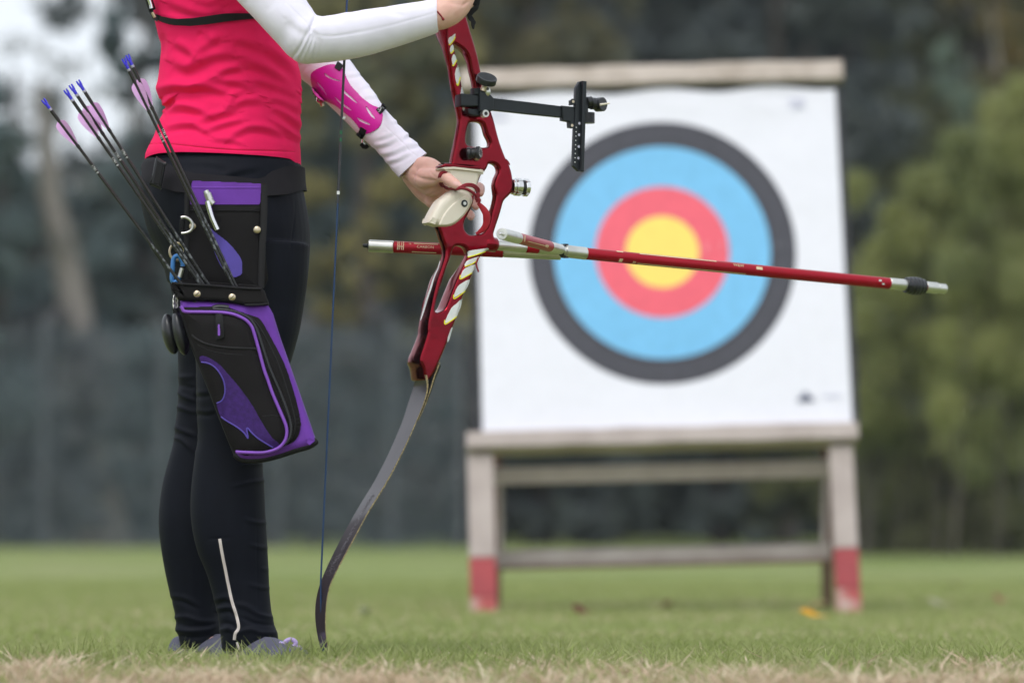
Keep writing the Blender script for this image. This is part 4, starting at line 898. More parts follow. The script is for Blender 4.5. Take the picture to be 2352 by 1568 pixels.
# ---- chest guard strap with its clips (worn: part of the person)
up = L(z7, [(40, 150), (100, 215), (200, 280), (300, 318), (400, 340), (600, 345), (800, 325), (1000, 297), (1330, 283), (1500, 275)])
lo = L(z7, [(20, 190), (90, 268), (200, 350), (280, 388), (350, 410), (550, 437), (750, 430), (1000, 395), (1370, 342), (1500, 330)])
def band(name, mat_, parent, up, lo, rows, x0, x1, off=.004, thick=.002, nseg=160, **k):
    """belt all the way round an elliptical section; upper/lower edge traced against px on the seen side"""
    ux, uy = zip(*up); lx, ly = zip(*lo); v = []; f = []; m = 8
    Q = np.array(rows); o = np.argsort(Q[:, 1]); Q = Q[o]
    for k_ in range(nseg):
        a = 2 * math.pi * k_ / nseg; ca, sa = math.cos(a), math.sin(a); front = sa < 0
        for j in range(m + 1):
            xm = (x0 + x1) / 2 + (x1 - x0) / 2 * ca
            yu = np.interp(xm, ux, uy); yl = np.interp(xm, lx, ly)
            if not front:
                e = abs(ca) ** 3; e0 = np.interp(x0 if ca < 0 else x1, ux, uy); e1 = np.interp(x0 if ca < 0 else x1, lx, ly)
                b0 = (np.interp(x0, ux, uy) + np.interp(x1, ux, uy)) / 2; b1 = (np.interp(x0, lx, ly) + np.interp(x1, lx, ly)) / 2
                yu = b0 + (e0 - b0) * e; yl = b1 + (e1 - b1) * e
            y = yu + (yl - yu) * j / m
            xl = np.interp(y, Q[:, 1], Q[:, 0]); xr = np.interp(y, Q[:, 1], Q[:, 2]); ry = np.interp(y, Q[:, 1], Q[:, 5])
            A = at(xl, y, 7.3); B = at(xr, y, 7.3); c = (A + B) / 2; hx = (B.x - A.x) / 2
            v.append((c.x + (hx + off * .5) * ca, 7.3 + (ry + off) * sa, c.z))
    for k_ in range(nseg):
        for j in range(m): n2 = (k_ + 1) % nseg; f.append((k_ * (m + 1) + j, k_ * (m + 1) + j + 1, n2 * (m + 1) + j + 1, n2 * (m + 1) + j))
    me = bpy.data.meshes.new('b'); me.from_pydata(v, [], f); me.update()
    bm = bmesh.new(); bm.from_mesh(me); bmesh.ops.recalc_face_normals(bm, faces=bm.faces); bm.to_mesh(me); bm.free()
    me = modmesh(me, [('SOLIDIFY', dict(thickness=thick, offset=1.0))]); return finish(name, me, mat_, parent, **k), bvh_of(me)
cs, cs_bvh = band('chest_strap', 'black', person, up, lo, torso, 355, 668, off=.0045, thick=.0018)
patch('strap_slider', L(z7, [(460, 342), (538, 342), (545, 437), (482, 437)]), 'brass', cs, cs_bvh, off=.0015, sm=1, step=1.0)
patch('buckle', L(z7, [(-30, 90), (10, 95), (60, 170), (90, 215), (92, 268), (55, 250), (15, 200), (-10, 160)]), 'plastic', cs, lambda x, y: at(x, y, 7.24), off=.003, thick=.008, step=1.0)
MB().add(*tube([at(*z7(x, y), 7.22) for x, y in [(-18, -20), (0, 30), (12, 70), (20, 110)]], .0035, 8)).build('wire_clip', 'chrome', cs)
MB().add(*tube([at(*z7(x, y), 7.22) for x, y in [(30, 160), (45, 190), (62, 222)]], .0030, 8)).build('wire_clip', 'brass', cs)
MB().add(*tube([at(*z7(x, y), 7.23) for x, y in [(-40, -60), (-15, 0), (5, 60), (30, 130)]], .007, 8)).build('guard_strap', 'black', cs)

# ---- arm guard
ag_out = L(z6, [(300, 290), (380, 235), (500, 188), (590, 182), (660, 215), (708, 262), (738, 345), (790, 440), (880, 540), (960, 620), (1060, 690), (1130, 718), (1183, 762), (1193, 830), (1172, 920), (1130, 980), (1050, 1030), (975, 1052), (905, 995), (862, 930), (780, 845), (700, 780), (600, 700), (500, 657), (400, 610), (330, 540), (303, 450), (290, 360)])
slots = [[(430, 282), (460, 285), (540, 340), (620, 372), (690, 392), (688, 410), (600, 392), (500, 348), (445, 312)], [(345, 385), (365, 385), (430, 455), (480, 530), (515, 612), (495, 600), (440, 510), (370, 440)],
         [(640, 462), (665, 465), (760, 545), (850, 625), (905, 692), (885, 690), (800, 625), (700, 540)], [(552, 565), (580, 575), (690, 665), (780, 730), (830, 775), (815, 782), (730, 735), (620, 650)],
         [(965, 685), (985, 695), (1040, 770), (1090, 835), (1117, 888), (1095, 880), (1040, 830), (990, 755)], [(838, 838), (860, 840), (950, 880), (1030, 920), (1062, 948), (1050, 955), (960, 925), (880, 885)]]
ag = patch('arm_guard', ag_out, 'guard', person, slf_bvh, off=.0028, thick=.0026, holes=[[(sum(q[0] for q in L(z6, s_)) / len(s_) * .22 + p[0] * .78, sum(q[1] for q in L(z6, s_)) / len(s_) * .22 + p[1] * .78) for p in L(z6, s_)] for s_ in slots], step=1.0)
for pts in ([(630, 138), (705, 195), (655, 262), (588, 218)], [(1110, 742), (1205, 690), (1235, 738), (1160, 803)], [(915, 968), (985, 1010), (940, 1118), (878, 1062)], [(318, 545), (345, 518), (400, 575), (375, 602)]):
    patch('strap', L(z6, pts), 'black', ag, slf_bvh, off=.0055, thick=.004, sm=1, step=.8)
strip('strap_mark', L(z6, [(1130, 745), (1168, 752), (1140, 782)]), 1.0, 'whitetxt', ag, slf_bvh, off=.0062, thick=.0003)
strip('strap_mark', L(z6, [(1172, 752), (1168, 722), (1185, 735), (1188, 708), (1208, 735)]), 1.0, 'whitetxt', ag, slf_bvh, off=.0062, thick=.0003)
# hooks dangling on the far side
for a in ([(945, 1125), (938, 1160), (960, 1190)], [(380, 600), (372, 640), (395, 660)]):
    MB().add(*tube([at(*z6(x, y), 7.40) for x, y in a], .0022, 8)).build('hook', 'chrome', ag)
MB().add(*tube([at(*z6(x, y), 7.40) for x, y in [(925, 1175), (955, 1212), (980, 1218), (1012, 1196)]], .0045, 8)).build('hook', 'black', ag)
MB().add(*tube([at(*z6(x, y), 7.41) for x, y in [(408, 640), (430, 672), (440, 706)]], .0045, 8)).build('toggle', 'brass', ag)

# ---- shoes
for kx in ('near', 'far'):
    h_, dr, ln = feet[kx]; sd_ = Vector((-dr.y, dr.x, 0))
    secs = [(-.008, .012, .034, .020), (-.002, .024, .048, .028), (.02, .032, .050, .034), (.06, .035, .038, .036), (.10, .037, .046, .040), (.135, .040, .056, .044), (.165, .042, .050, .046), (.195, .041, .042, .046), (ln, .034, .036, .040), (ln + .018, .020, .030, .026), (ln + .026, .008, .022, .012)]
    Q = cr(secs, 6); v = []; f = []; sg = 28
    for q in Q:
        for k_ in range(sg):
            a = 2 * math.pi * k_ / sg; z = max(0.012, q[2] * .5 + q[2] * .5 * math.sin(a)); v.append(h_ + dr * q[0] + sd_ * q[1] * math.cos(a) * (1 if math.sin(a) < 0.2 else .9) + Vector((0, 0, z)))
    for i in range(len(Q) - 1):
        for k_ in range(sg): f.append((i * sg + k_, i * sg + (k_ + 1) % sg, (i + 1) * sg + (k_ + 1) % sg, (i + 1) * sg + k_))
    f.append(tuple(range(sg))); f.append(tuple((len(Q) - 1) * sg + k_ for k_ in range(sg)))
    shoe = MB().add(v, f).build('shoe', 'greyshoe', person, label='lilac and grey running shoe with a bow knot' if kx == 'near' else 'grey heel of the far running shoe')
    v = []; f = []
    for q in Q:
        v += [h_ + dr * q[0] + sd_ * q[1] * 1.12 + Vector((0, 0, .02)), h_ + dr * q[0] - sd_ * q[1] * 1.12 + Vector((0, 0, .02)), h_ + dr * q[0] - sd_ * q[1] * 1.05 + Vector((0, 0, .002)), h_ + dr * q[0] + sd_ * q[1] * 1.05 + Vector((0, 0, .002))]
    for i in range(len(Q) - 1):
        for k_ in range(4): f.append((i * 4 + k_, i * 4 + (k_ + 1) % 4, (i + 1) * 4 + (k_ + 1) % 4, (i + 1) * 4 + k_))
    f.append((0, 1, 2, 3)); f.append(tuple((len(Q) - 1) * 4 + k_ for k_ in (3, 2, 1, 0)))
    MB().add(v, f).build('sole', 'sole', shoe)
    c0 = h_ + dr * .135 + Vector((0, 0, .046))
    MB().add(*blobtube([(c0 + dr * -.020 + Vector((0, 0, .004)), .006), (c0 + dr * .005 + Vector((0, 0, .002)), .008), (c0 + dr * .03 + Vector((0, 0, -.004)), .007)], 12)).build('tongue', 'greyshoe', shoe)
    if kx == 'near':
        YL = c0.y - .032
        for pts, r_ in (([(880, 1340), (905, 1312), (935, 1302), (962, 1318), (955, 1340), (925, 1355), (890, 1352)], .0042), ([(950, 1352), (985, 1350), (1008, 1368), (1014, 1395), (998, 1412)], .0036), ([(920, 1355), (925, 1385), (915, 1405)], .0036),
                        ([(945, 1352), (952, 1385), (975, 1408)], .0036), ([(900, 1350), (870, 1380), (850, 1400)], .0036), ([(860, 1322), (900, 1345), (940, 1352)], .0045), ([(850, 1352), (900, 1372), (950, 1380)], .0034), ([(845, 1376), (900, 1398), (960, 1402)], .0034)):
            MB().add(*tube(cr([at(*s4(x, y), YL) for x, y in pts], 5), r_, 8)).build('lace', 'lace', shoe)
        MB().add(*blobtube([(at(*s4(848, 1366), YL + .012), .006), (at(*s4(862, 1345), YL + .010), .0085), (at(*s4(878, 1330), YL + .012), .006)], 10)).build('accent', 'teal', shoe)

# ================================================================== QUIVER on a belt
Q0 = 7.085
qv = thing('quiver', tuple(at(560, 800, Q0)), 'black and purple hip quiver hanging from a charcoal belt', 'quiver')
ub = L(r5, [(60, 115), (200, 130), (300, 150), (400, 215), (500, 270), (700, 330), (1300, 380), (1380, 350), (1430, 295), (1560, 225), (1700, 195), (1740, 190)])
lb = L(r5, [(60, 175), (100, 250), (150, 335), (240, 400), (380, 465), (490, 512), (700, 540), (1300, 565), (1360, 553), (1560, 520), (1735, 430), (1760, 420)])
belt, belt_bvh = band('belt', 'belt', qv, ub, lb, hips, 329, 697, off=.006, thick=.003)
me = flat_plate(L(r5, [(188, 82), (215, 80), (280, 122), (290, 140), (245, 395), (225, 402), (145, 368), (138, 350)]), 7.135, .013, .004, n=3)
finish('buckle', me, 'plastic', belt)
me = flat_plate(L(r5, [(205, 110), (270, 140), (235, 370), (165, 345)]), 7.120, .004, .0015, n=1); finish('buckle_face', me, 'blackfab2', belt)
# back panel
YP = 7.098
panel_out = L(r5, [(500, 332), (560, 324), (800, 330), (1100, 340), (1290, 350), (1352, 362), (1352, 560), (1342, 800), (1335, 1100), (1328, 1430), (900, 1440), (440, 1400), (470, 1250), (490, 900), (492, 600)])
me = flat_plate(panel_out, YP, .012, .004, n=3); pan = finish('back_panel', me, 'blackfab', qv)
flp = lambda Y: (lambda x, y: at(x, y, Y))
patch('purple_flap', L(r5, [(570, 322), (900, 334), (1296, 352), (1288, 460), (1280, 573), (900, 571), (550, 568), (560, 450)]), 'purple', pan, flp(YP), off=.0015, thick=.002, sm=1, relief=lambda x, y: .0010 * math.exp(-((y - r5(0, 388 + 5)[1]) / 1.2) ** 2))
patch('panel_pocket', L(r5, [(545, 575), (900, 578), (1275, 580), (1262, 1000), (1255, 1440), (520, 1400), (530, 1000)]), 'blackfab', pan, flp(YP), off=.003, thick=.003, sm=1, puff=.004)
strip('seam', L(r5, [(545, 628), (900, 632), (1275, 634)]), 1.4, 'blackfab2', pan, flp(YP), off=.0072, thick=.0008)
strip('binding', L(r5, [(1325, 360), (1322, 700), (1300, 1100), (1292, 1440)]), 15, 'blackfab2', pan, flp(YP), off=.004, thick=.002)
strip('binding', L(r5, [(520, 335), (512, 700), (508, 1000), (500, 1380)]), 11, 'blackfab2', pan, flp(YP), off=.004, thick=.002)
patch('teardrop_inlay', L(r5, [(758, 812), (800, 850), (870, 905), (950, 970), (1030, 1060), (1090, 1160), (1090, 1290), (1050, 1318), (1010, 1332), (970, 1290), (930, 1210), (890, 1240), (840, 1150), (800, 1050), (780, 930)]), 'purple2', pan, flp(YP), off=.0082, thick=.0015, sm=2)
def stud(p, r_, Y, par, mt='brass', name='snap_button'):
    c = at(p[0], p[1], Y); v = []; prof = [(0.0, 1.0), (.5, .93), (.8, .72), (1, .35), (1.02, 0)]
    return MB().add(*tube([c + Vector((0, -r_ * h * .45, 0)) for _, h in prof[::-1]], [max(r_ * q, 1e-4) for q, _ in prof[::-1]], 20)).build(name, mt, par)
stud(r5(575, 797), .0064, YP - .006, pan); stud(r5(1250, 835), .0068, YP - .006, pan)
dr_ = [(455, 706), (500, 702), (550, 730), (578, 785), (560, 840), (510, 866), (458, 872)]
MB().add(*tube(cr([at(*r5(x, y), 7.083) for x, y in dr_], 5), .0030, 10)).build('d_ring', 'silver', pan)
me = flat_plate(L(r5, [(440, 722), (487, 724), (486, 862), (440, 860)]), 7.090, .006, .002, n=1); finish('ring_loop', me, 'black', pan)
# cuff, pouch, pocket
YC = 7.045
mouth_back = flat_plate(L(r6, [(300, 35), (500, 48), (800, 70), (960, 86), (1000, 200), (700, 190), (300, 170)]), 7.085, .004, .0015, n=2); finish('mouth_back', mouth_back, 'blackfab', qv)
pouch_out = L(r6, [(330, 195), (420, 198), (700, 210), (860, 228), (1018, 232), (1110, 480), (1230, 820), (1320, 1080), (1385, 1270), (1398, 1300), (1340, 1345), (1100, 1415), (960, 1450), (830, 1452), (765, 1400), (640, 1100), (540, 830), (430, 560), (360, 340)])
me = flat_plate(pouch_out, YC + .006, .055, .014, n=3, res=4); pouch = finish('pouch', me, 'purple', qv, angle=60)
cuff_out = L(r6, [(272, 62), (300, 58), (600, 72), (850, 92), (968, 96), (1000, 160), (1020, 232), (940, 238), (850, 238), (700, 210), (520, 200), (330, 196), (305, 150)])
me = flat_plate(cuff_out, YC, .05, .007, n=3, res=3); cuff = finish('cuff', me, 'blackfab', qv)
strip('cuff_edge', L(r6, [(272, 62), (330, 68), (600, 84), (850, 104), (966, 106)]), 5, 'blackfab2', cuff, flp(YC), off=.001, thick=.003)
strip('cuff_edge', L(r6, [(840, 234), (930, 232), (1015, 226)]), 5, 'blackfab2', cuff, flp(YC), off=.001, thick=.003)
stud(r6(467, 148), .0064, YC, cuff); stud(r6(742, 173), .0064, YC, cuff)
for p in ((467, 148), (742, 173)):
    x, y = r6(*p); MB().add(*rod(at(x - 4, y + 3, YC - .0052), at(x + 4, y - 3, YC - .0052), .0007, seg=6)).build('slot', 'carbon', cuff)
YS = YC + .006
side_out = L(r6, [(345, 262), (420, 252), (590, 246), (720, 256), (815, 292), (900, 318), (965, 350), (1030, 460), (1150, 690), (1230, 930), (1272, 1100), (1278, 1200), (1240, 1290), (1150, 1340), (1000, 1388), (775, 1392), (640, 1100), (540, 830), (440, 560), (380, 380)])
pk = patch('side_pocket', side_out, 'blackfab', qv, flp(YS), off=.002, thick=.006, step=1.5, puff=.012)
front_out = L(r6, [(372, 290), (500, 292), (640, 296), (760, 316), (835, 350), (893, 415), (932, 550), (982, 730), (1050, 925), (1110, 1070), (1158, 1185), (1160, 1245), (1142, 1305), (1095, 1352), (1000, 1384), (780, 1380), (640, 1090), (540, 820), (440, 560), (395, 400)])
def front_rel(x, y): return 0.0
fp = patch('front_pocket', front_out, 'blackfab', qv, flp(YS), off=.014, thick=.006, step=1.5, puff=.009); 
me_fp = fp.data; fp_bvh = bvh_of(me_fp); pk_bvh = bvh_of(pk.data)
def tube_on(name, pts, r_, mt, par, bvh, off=0.0, n=5):
    if not isinstance(bvh, BVHTree): return MB().add(*tube([at(q[0], q[1], bvh) for q in cr(pts, n)], r_, 10)).build(name, mt, par)
    P = []; last = 7.03
    for q in cr(pts, n):
        d = ray(q[0], q[1]).normalized(); h = bvh.ray_cast(CAM, d); last = h[3] if h[0] is not None else last; P.append(CAM + d * (last - off))
    P = [P[0]] + [(P[i - 1] + P[i] + P[i + 1]) / 3 for i in range(1, len(P) - 1)] + [P[-1]]
    return MB().add(*tube(P, r_, 10)).build(name, mt, par)
tube_on('piping', L(r6, [(338, 244), (352, 262), (375, 286), (500, 289), (630, 291), (700, 297), (765, 311), (840, 346), (880, 382), (903, 420), (925, 490), (942, 550), (990, 730), (1025, 830), (1060, 930), (1120, 1070), (1152, 1145), (1168, 1195), (1170, 1250), (1150, 1308), (1098, 1358), (1000, 1389), (880, 1390), (770, 1385)]), .0031, 'piping', fp, YS - .0165)
tube_on('zip', L(r6, [(590, 268), (700, 275), (800, 300), (880, 345), (935, 430), (985, 580), (1040, 740), (1110, 900), (1170, 1060), (1200, 1170), (1195, 1270), (1150, 1330)]), .0028, 'plastic', pk, YS - .0150)
tube_on('seam', L(r6, [(815, 295), (900, 345), (980, 450), (1100, 690), (1180, 930), (1225, 1100), (1235, 1200), (1200, 1290)]), .0018, 'blackfab2', pk, pk_bvh)
tube_on('seam', L(r6, [(425, 470), (470, 505), (540, 540), (650, 562), (760, 572), (950, 578)]), .0022, 'blackfab2', fp, fp_bvh)
tube_on('seam', L(r6, [(470, 545), (560, 590), (700, 618), (950, 632)]), .0009, 'blackfab2', fp, fp_bvh)
tube_on('seam', L(r6, [(975, 1105), (1050, 1100), (1120, 1105)]), .0010, 'blackfab2', fp, fp_bvh)
patch('swoosh_inlay', L(r6, [(487, 638), (540, 640), (630, 690), (700, 765), (800, 880), (900, 1020), (950, 1110), (1000, 1195), (1060, 1280), (1122, 1335), (1060, 1352), (960, 1292), (900, 1240), (856, 1192), (868, 1285), (842, 1245), (780, 1192), (690, 1140), (650, 1105), (630, 1050), (620, 1006), (660, 988), (688, 920), (680, 840), (640, 762), (575, 705), (505, 690)]), 'purple3', fp, fp_bvh, off=.0012, thick=.0012, step=1.2, sm=2)
tube_on('swoosh_edge', L(r6, [(500, 682), (560, 692), (620, 735), (668, 810), (686, 880), (682, 940), (660, 985), (622, 1004)]), .0013, 'purple2', fp, fp_bvh, off=.0015)
tube_on('swoosh_edge', L(r6, [(655, 1110), (700, 1143), (780, 1190), (840, 1240), (868, 1282), (856, 1195), (900, 1240), (960, 1290), (1060, 1350)]), .0014, 'purple2', fp, fp_bvh, off=.0015)
tube_on('bottom_trim', L(r6, [(772, 1402), (830, 1440), (960, 1440), (1100, 1408), (1250, 1360), (1340, 1335), (1396, 1300)]), .0075, 'blackfab2', pouch, bvh_of(pouch.data), off=-.006)
tube_on('left_trim', L(r6, [(345, 250), (400, 440), (470, 640), (560, 860), (660, 1120), (770, 1395)]), .0050, 'blackfab2', pouch, bvh_of(pouch.data), off=-.004)
patch('zip_pull', L(r6, [(655, 238), (690, 250), (668, 300), (680, 485), (613, 510), (612, 300), (640, 290)]), 'black', pk, fp_bvh, off=.004, thick=.003, sm=1, step=1.2)
patch('zip_pull_mark', L(r6, [(630, 385), (645, 385), (646, 472), (630, 475)]), 'piping', pk, fp_bvh, off=.0055, thick=.001, sm=1, step=1.0)
tube_on('zip_slider', L(r6, [(590, 262), (640, 250), (715, 258)]), .0055, 'plastic', pk, pk_bvh)

# things clipped to the quiver
cb = thing('carabiner', tuple(at(*r5(410, 1200), 7.10)), 'blue carabiner with a silver gate clipped at the left of the quiver', 'carabiner')
MB().add(*tube(cr([at(*r5(x, y), 7.085) for x, y in [(438, 1330), (400, 1380), (362, 1360), (368, 1240), (378, 1140), (408, 1108), (440, 1118), (470, 1180), (474, 1215)]], 5), .0044, 12)).build('hook', 'blueclip', cb)
MB().add(*tube([at(*r5(x, y), 7.085) for x, y in [(468, 1235), (440, 1330)]], .0042, 12)).build('gate', 'silver', cb)
kr = thing('key_ring', tuple(at(*r5(420, 1060), 7.10)), 'pale gold split ring behind the arrow shafts, holding the blue carabiner', 'ring')
P = [at(*r5(415 + 78 * math.cos(a), 1062 + 88 * math.sin(a)), 7.097) for a in np.linspace(0, 6.283, 30)[:-1]]
MB().add(*tube(P, .0026, 8, closed=True)).build('hoop', 'brass', kr)
fb = thing('finger_tab_case', tuple(at(*r6(300, 450), 7.10)), 'round black zipped case hanging on a chain beside the quiver', 'case')
for (x, y, hw, hh, tk, an, Yc_) in ((258, 462, 62, 158, .030, .20, 7.105), (338, 455, 58, 172, .026, .22, 7.080)):
    finish('shell', MB().add(*ellipsoid(at(*r6(x, y), Yc_), hw / 1.96 * .574 / PPM, tk, hh / 1.96 * .574 / PPM, 20, 32, rot=Matrix.Rotation(-an, 3, 'Y'))).mesh(), 'plastic', fb, angle=None)
MB().add(*tube([at(*r6(x, y), 7.075) for x, y in [(296, 262), (305, 300), (318, 330)]], .006, 10)).build('zip_end', 'black', fb)
for k_, (x, y) in enumerate([(293, 182), (297, 200), (292, 218), (297, 236), (294, 252)]):
    c = at(*r6(x, y), 7.075); P = [c + Vector(((.0042 if k_ % 2 else .002) * math.cos(a), (.002 if k_ % 2 else .0042) * math.cos(a), .0068 * math.sin(a))) for a in np.linspace(0, 6.283, 13)[:-1]]
    MB().add(*tube(P, .0013, 6, closed=True)).build('chain_link', 'silver', fb)
pn = thing('silver_pen', tuple(at(*r5(750, 500), 7.09)), 'silver pen shaped tool clipped in the purple flap of the quiver', 'pen')
MB().add(*rod(at(*r5(715, 425), 7.080), at(*r5(738, 480), 7.08), .0048, .0068)).add(*rod(at(*r5(730, 455), 7.08), at(*r5(765, 540), 7.08), .0072)).build('barrel', 'silver', pn)
MB().add(*rod(at(*r5(755, 535), 7.078), at(*r5(790, 568), 7.078), .0078, .0066)).build('collar', 'silver', pn)
MB().add(*tube(cr([at(*r5(x, y), 7.074) for x, y in [(730, 535), (752, 620), (780, 710), (810, 780), (836, 835)]], 5), .0052, 12)).build('clip', 'chrome', pn)

# ================================================================== ARROWS
def arrow_proto(label):
    t = thing('arrow', (0, 0, 0), label, 'arrow', 'arrows standing in the hip quiver')
    Ln = .70
    MB().add(*rod((0, 0, -Ln), (0, 0, -.024), .00285, seg=14)).build('shaft', 'carbon', t, local=True)
    MB().add(*rod((0, 0, -.052), (0, 0, -.024), .0033, seg=14)).build('wrap', 'carbon', t, local=True)
    MB().add(*rod((0, 0, -.026), (0, 0, -.0215), .0034, seg=14)).build('collar', 'collar', t, local=True)
    nk_ = MB().add(*rod((0, 0, -.022), (0, 0, -.011), .0030, .0034, seg=12))
    for s_ in (-1, 1): nk_.add(*tube([(s_ * .0016, 0, -.012), (s_ * .0024, 0, -.006), (s_ * .0026, 0, 0)], [.0021, .0020, .0013], 10))
    nk_.build('nock', 'nock', t, local=True)
    prof = [(-.049, 0), (-.0545, .0072), (-.060, .0086), (-.070, .0085), (-.080, .0070), (-.092, .0042), (-.103, .0010), (-.106, 0)]
    for k_ in range(3):
        a = 2 * math.pi * k_ / 3 + math.pi / 2; d = Vector((math.cos(a), math.sin(a), 0)); s_ = d.cross(Vector((0, 0, 1))); v = []; f = []
        for z, h in prof:
            for o_ in (-.0002, .0002): v += [d * .0026 + s_ * o_ + Vector((0, 0, z)), d * (.0028 + h * 1.15) + s_ * o_ * .6 + Vector((0, 0, z))]
        for i in range(len(prof) - 1):
            b = i * 4; f += [(b, b + 1, b + 5, b + 4), (b + 2, b + 6, b + 7, b + 3), (b + 1, b + 3, b + 7, b + 5)]
        MB().add(v, f).build('fletching', 'vane', t, local=True)
    for z0, z1 in ((-.112, -.105), (-.048, -.044)): MB().add(*rod((0, 0, z0), (0, 0, z1), .0034, seg=12)).build('binding', 'carbon', t, local=True)
    MB().add(*rod((0, 0, -.52), (0, 0, -.30), .00292, seg=14)).build('camouflage_sleeve', 'camo', t, local=True)
    me = text_mesh('1781 8', .0068, Vector((0, -.0031, -.160)), Vector((0, 0, -1)), Vector((1, 0, 0)), Vector((0, -1, 0)), .0002)
    finish('lettering', me, 'whitetxt', t, local=True)
    return t
arrows = [((98, 228), (413, 648), 7.02, 7.055, .2, 'arrow farthest left, standing apart from the others in the quiver'),
          ((149, 206), (459, 651), 7.00, 7.055, 1.1, 'lower left arrow of the middle three in the quiver'),
          ((161, 195), (466, 652), 7.06, 7.06, 2.0, 'middle arrow of the three close together in the quiver'),
          ((178, 185), (478, 653), 7.03, 7.065, .7, 'right hand arrow of the middle three, its nock the highest of them'),
          ((283, 134), (536, 659), 7.00, 7.055, 1.6, 'left arrow of the right hand pair crossing the pink shirt'),
          ((292, 126), (543, 659), 7.04, 7.065, 2.5, 'right arrow of the right hand pair, the one with the highest nock of all')]
proto = arrow_proto(arrows[0][5]); kids = list(proto.children)
for i, (a, b, Ya, Yb, rz, lab) in enumerate(arrows):
    A = at(*a, Ya); B = at(*b, Yb); z = (A - B).normalized()
    yv = Vector((0, 1, 0)); yv = (yv - z * yv.dot(z)).normalized(); xv = yv.cross(z)
    m = Matrix((xv, yv, z)).transposed().to_4x4()
    t = proto if i == 0 else proto.copy()
    if i:
        COL.objects.link(t)
        for c in kids:
            d = c.copy(); COL.objects.link(d); d.parent = t
    t['label'] = lab
    m = m @ Matrix.Rotation((rz - 1.3) * .12, 4, 'Z'); t.matrix_world = Matrix.Translation(A) @ m

# ================================================================== THE BOW
bow = thing('recurve_bow', tuple(BC), 'red recurve bow with black sight and stabilisers, held upright by the archer', 'bow')
TK = .020
mid = L(r2, [(735, 80), (742, 140), (750, 220), (757, 300), (768, 400), (790, 520), (813, 680), (843, 820), (860, 900), (866, 960), (852, 1040), (835, 1130), (815, 1220), (808, 1268), (785, 1292), (752, 1303), (740, 1316), (790, 1322)]) + \
      L(r3, [(1010, 370), (1060, 430), (1100, 520), (1095, 610), (1030, 700), (950, 810), (890, 920), (866, 1010), (890, 1085), (918, 1180), (948, 1270)]) + \
      L(s1, [(855, 400), (824, 500), (787, 610), (759, 720), (732, 850), (710, 960), (702, 1040), (700, 1085), (665, 1200), (635, 1290), (632, 1340), (655, 1390), (664, 1450), (672, 1492), (695, 1505), (720, 1490), (760, 1430), (805, 1335), (850, 1230), (882, 1150), (925, 1035), (960, 940), (1000, 800), (1040, 700), (1100, 560), (1160, 420), (1215, 350), (1240, 332)]) + \
      L(r3, [(1500, 1290), (1528, 1250), (1525, 1165), (1503, 1110), (1520, 1040), (1560, 920), (1590, 820), (1620, 722), (1680, 660), (1718, 600), (1720, 480), (1700, 370), (1655, 245)]) + \
      L(r2, [(1230, 1250), (1190, 1150), (1160, 1050), (1135, 950), (1110, 870), (1070, 740), (1038, 600), (1010, 460), (980, 350), (945, 235), (910, 110), (890, 40), (820, 20), (750, 30)])
h_up = L(r2, [(822, 350), (850, 362), (885, 385), (915, 420), (938, 480), (955, 560), (975, 640), (985, 720), (975, 745), (900, 738), (888, 700), (868, 600), (848, 500), (830, 420)])
h_mid = L(r2, [(945, 962), (1000, 956), (1040, 968), (1058, 1000), (1075, 1060), (1100, 1110), (1098, 1145), (1060, 1156), (980, 1150), (925, 1135), (912, 1095), (918, 1040), (930, 990)])
h_big = L(r3, [(1450, 300), (1500, 300), (1545, 330), (1560, 390), (1530, 460), (1512, 540), (1520, 620), (1525, 680), (1505, 780), (1475, 870), (1455, 960), (1430, 1030), (1390, 1085), (1310, 1108), (1230, 1110), (1180, 1065), (1165, 1010), (1175, 950), (1210, 880), (1250, 800), (1275, 720), (1290, 640), (1310, 560), (1335, 490), (1360, 430), (1400, 385), (1425, 350), (1438, 320)])
h_low = L(s1, [(945, 305), (985, 298), (1030, 310), (1055, 345), (1062, 385), (1030, 460), (970, 580), (922, 700), (885, 800), (855, 862), (800, 892), (770, 885), (768, 830), (798, 720), (832, 620), (868, 500), (900, 420), (922, 345)])
main_me = bow_plate(mid, TK, .0052, 0.0, [h_up, h_mid, h_big, h_low], res=3, n=3)
def thicken(me, ys_, ts):
    for v_ in me.vertices:
        d = (v_.co - BC).dot(BN); y_ = proj_np(np.array([v_.co]))[1][0]; k_ = np.interp(y_, ys_, ts) / TK
        if d < -.0055: v_.co += BN * (d + .0055) * (k_ - 1) * TK / (TK - .0055)
    me.update()
thicken(main_me, [0, 72, 114, 150, 400, 585, 620, 640, 700, 790, 840, 880], [.058, .056, .028, .019, .020, .022, .030, .042, .046, .056, .066, .066])
topp = [(1032, 20), (1036, 45), (1058, 48), (1076, 30), (1072, -10), (1058, -70), (1046, -112), (1030, -110), (1026, -70), (1028, -20)]
top_me = bow_plate(topp, .05, .0045, .002, res=3, n=3)
shelf = bow_plate(L(r3, [(905, 322), (940, 300), (980, 290), (1370, 318), (1388, 332), (1388, 355), (1380, 370), (1100, 356), (930, 342)]), .030, .004, .002, res=3, n=2)
boss = MB().add(*rod(bowpt(*r3(1380, 1205), -.012), bowpt(*r3(1528, 1228), -.012), .0140, seg=28, cham=.003)).mesh()
knee = MB().add(*blobtube([(bowpt(*r3(1600, 540), -.010), .014), (bowpt(*r3(1655, 545), -.010), .0165), (bowpt(*r3(1705, 545), -.010), .0135)], 20)).mesh()
rm = join([main_me, top_me, shelf, boss]); riser = finish('riser', rm, 'riser', bow, angle=50); rb = bvh_of(rm)
bp_ = lambda off: (lambda x, y: bowpt(x, y, off))
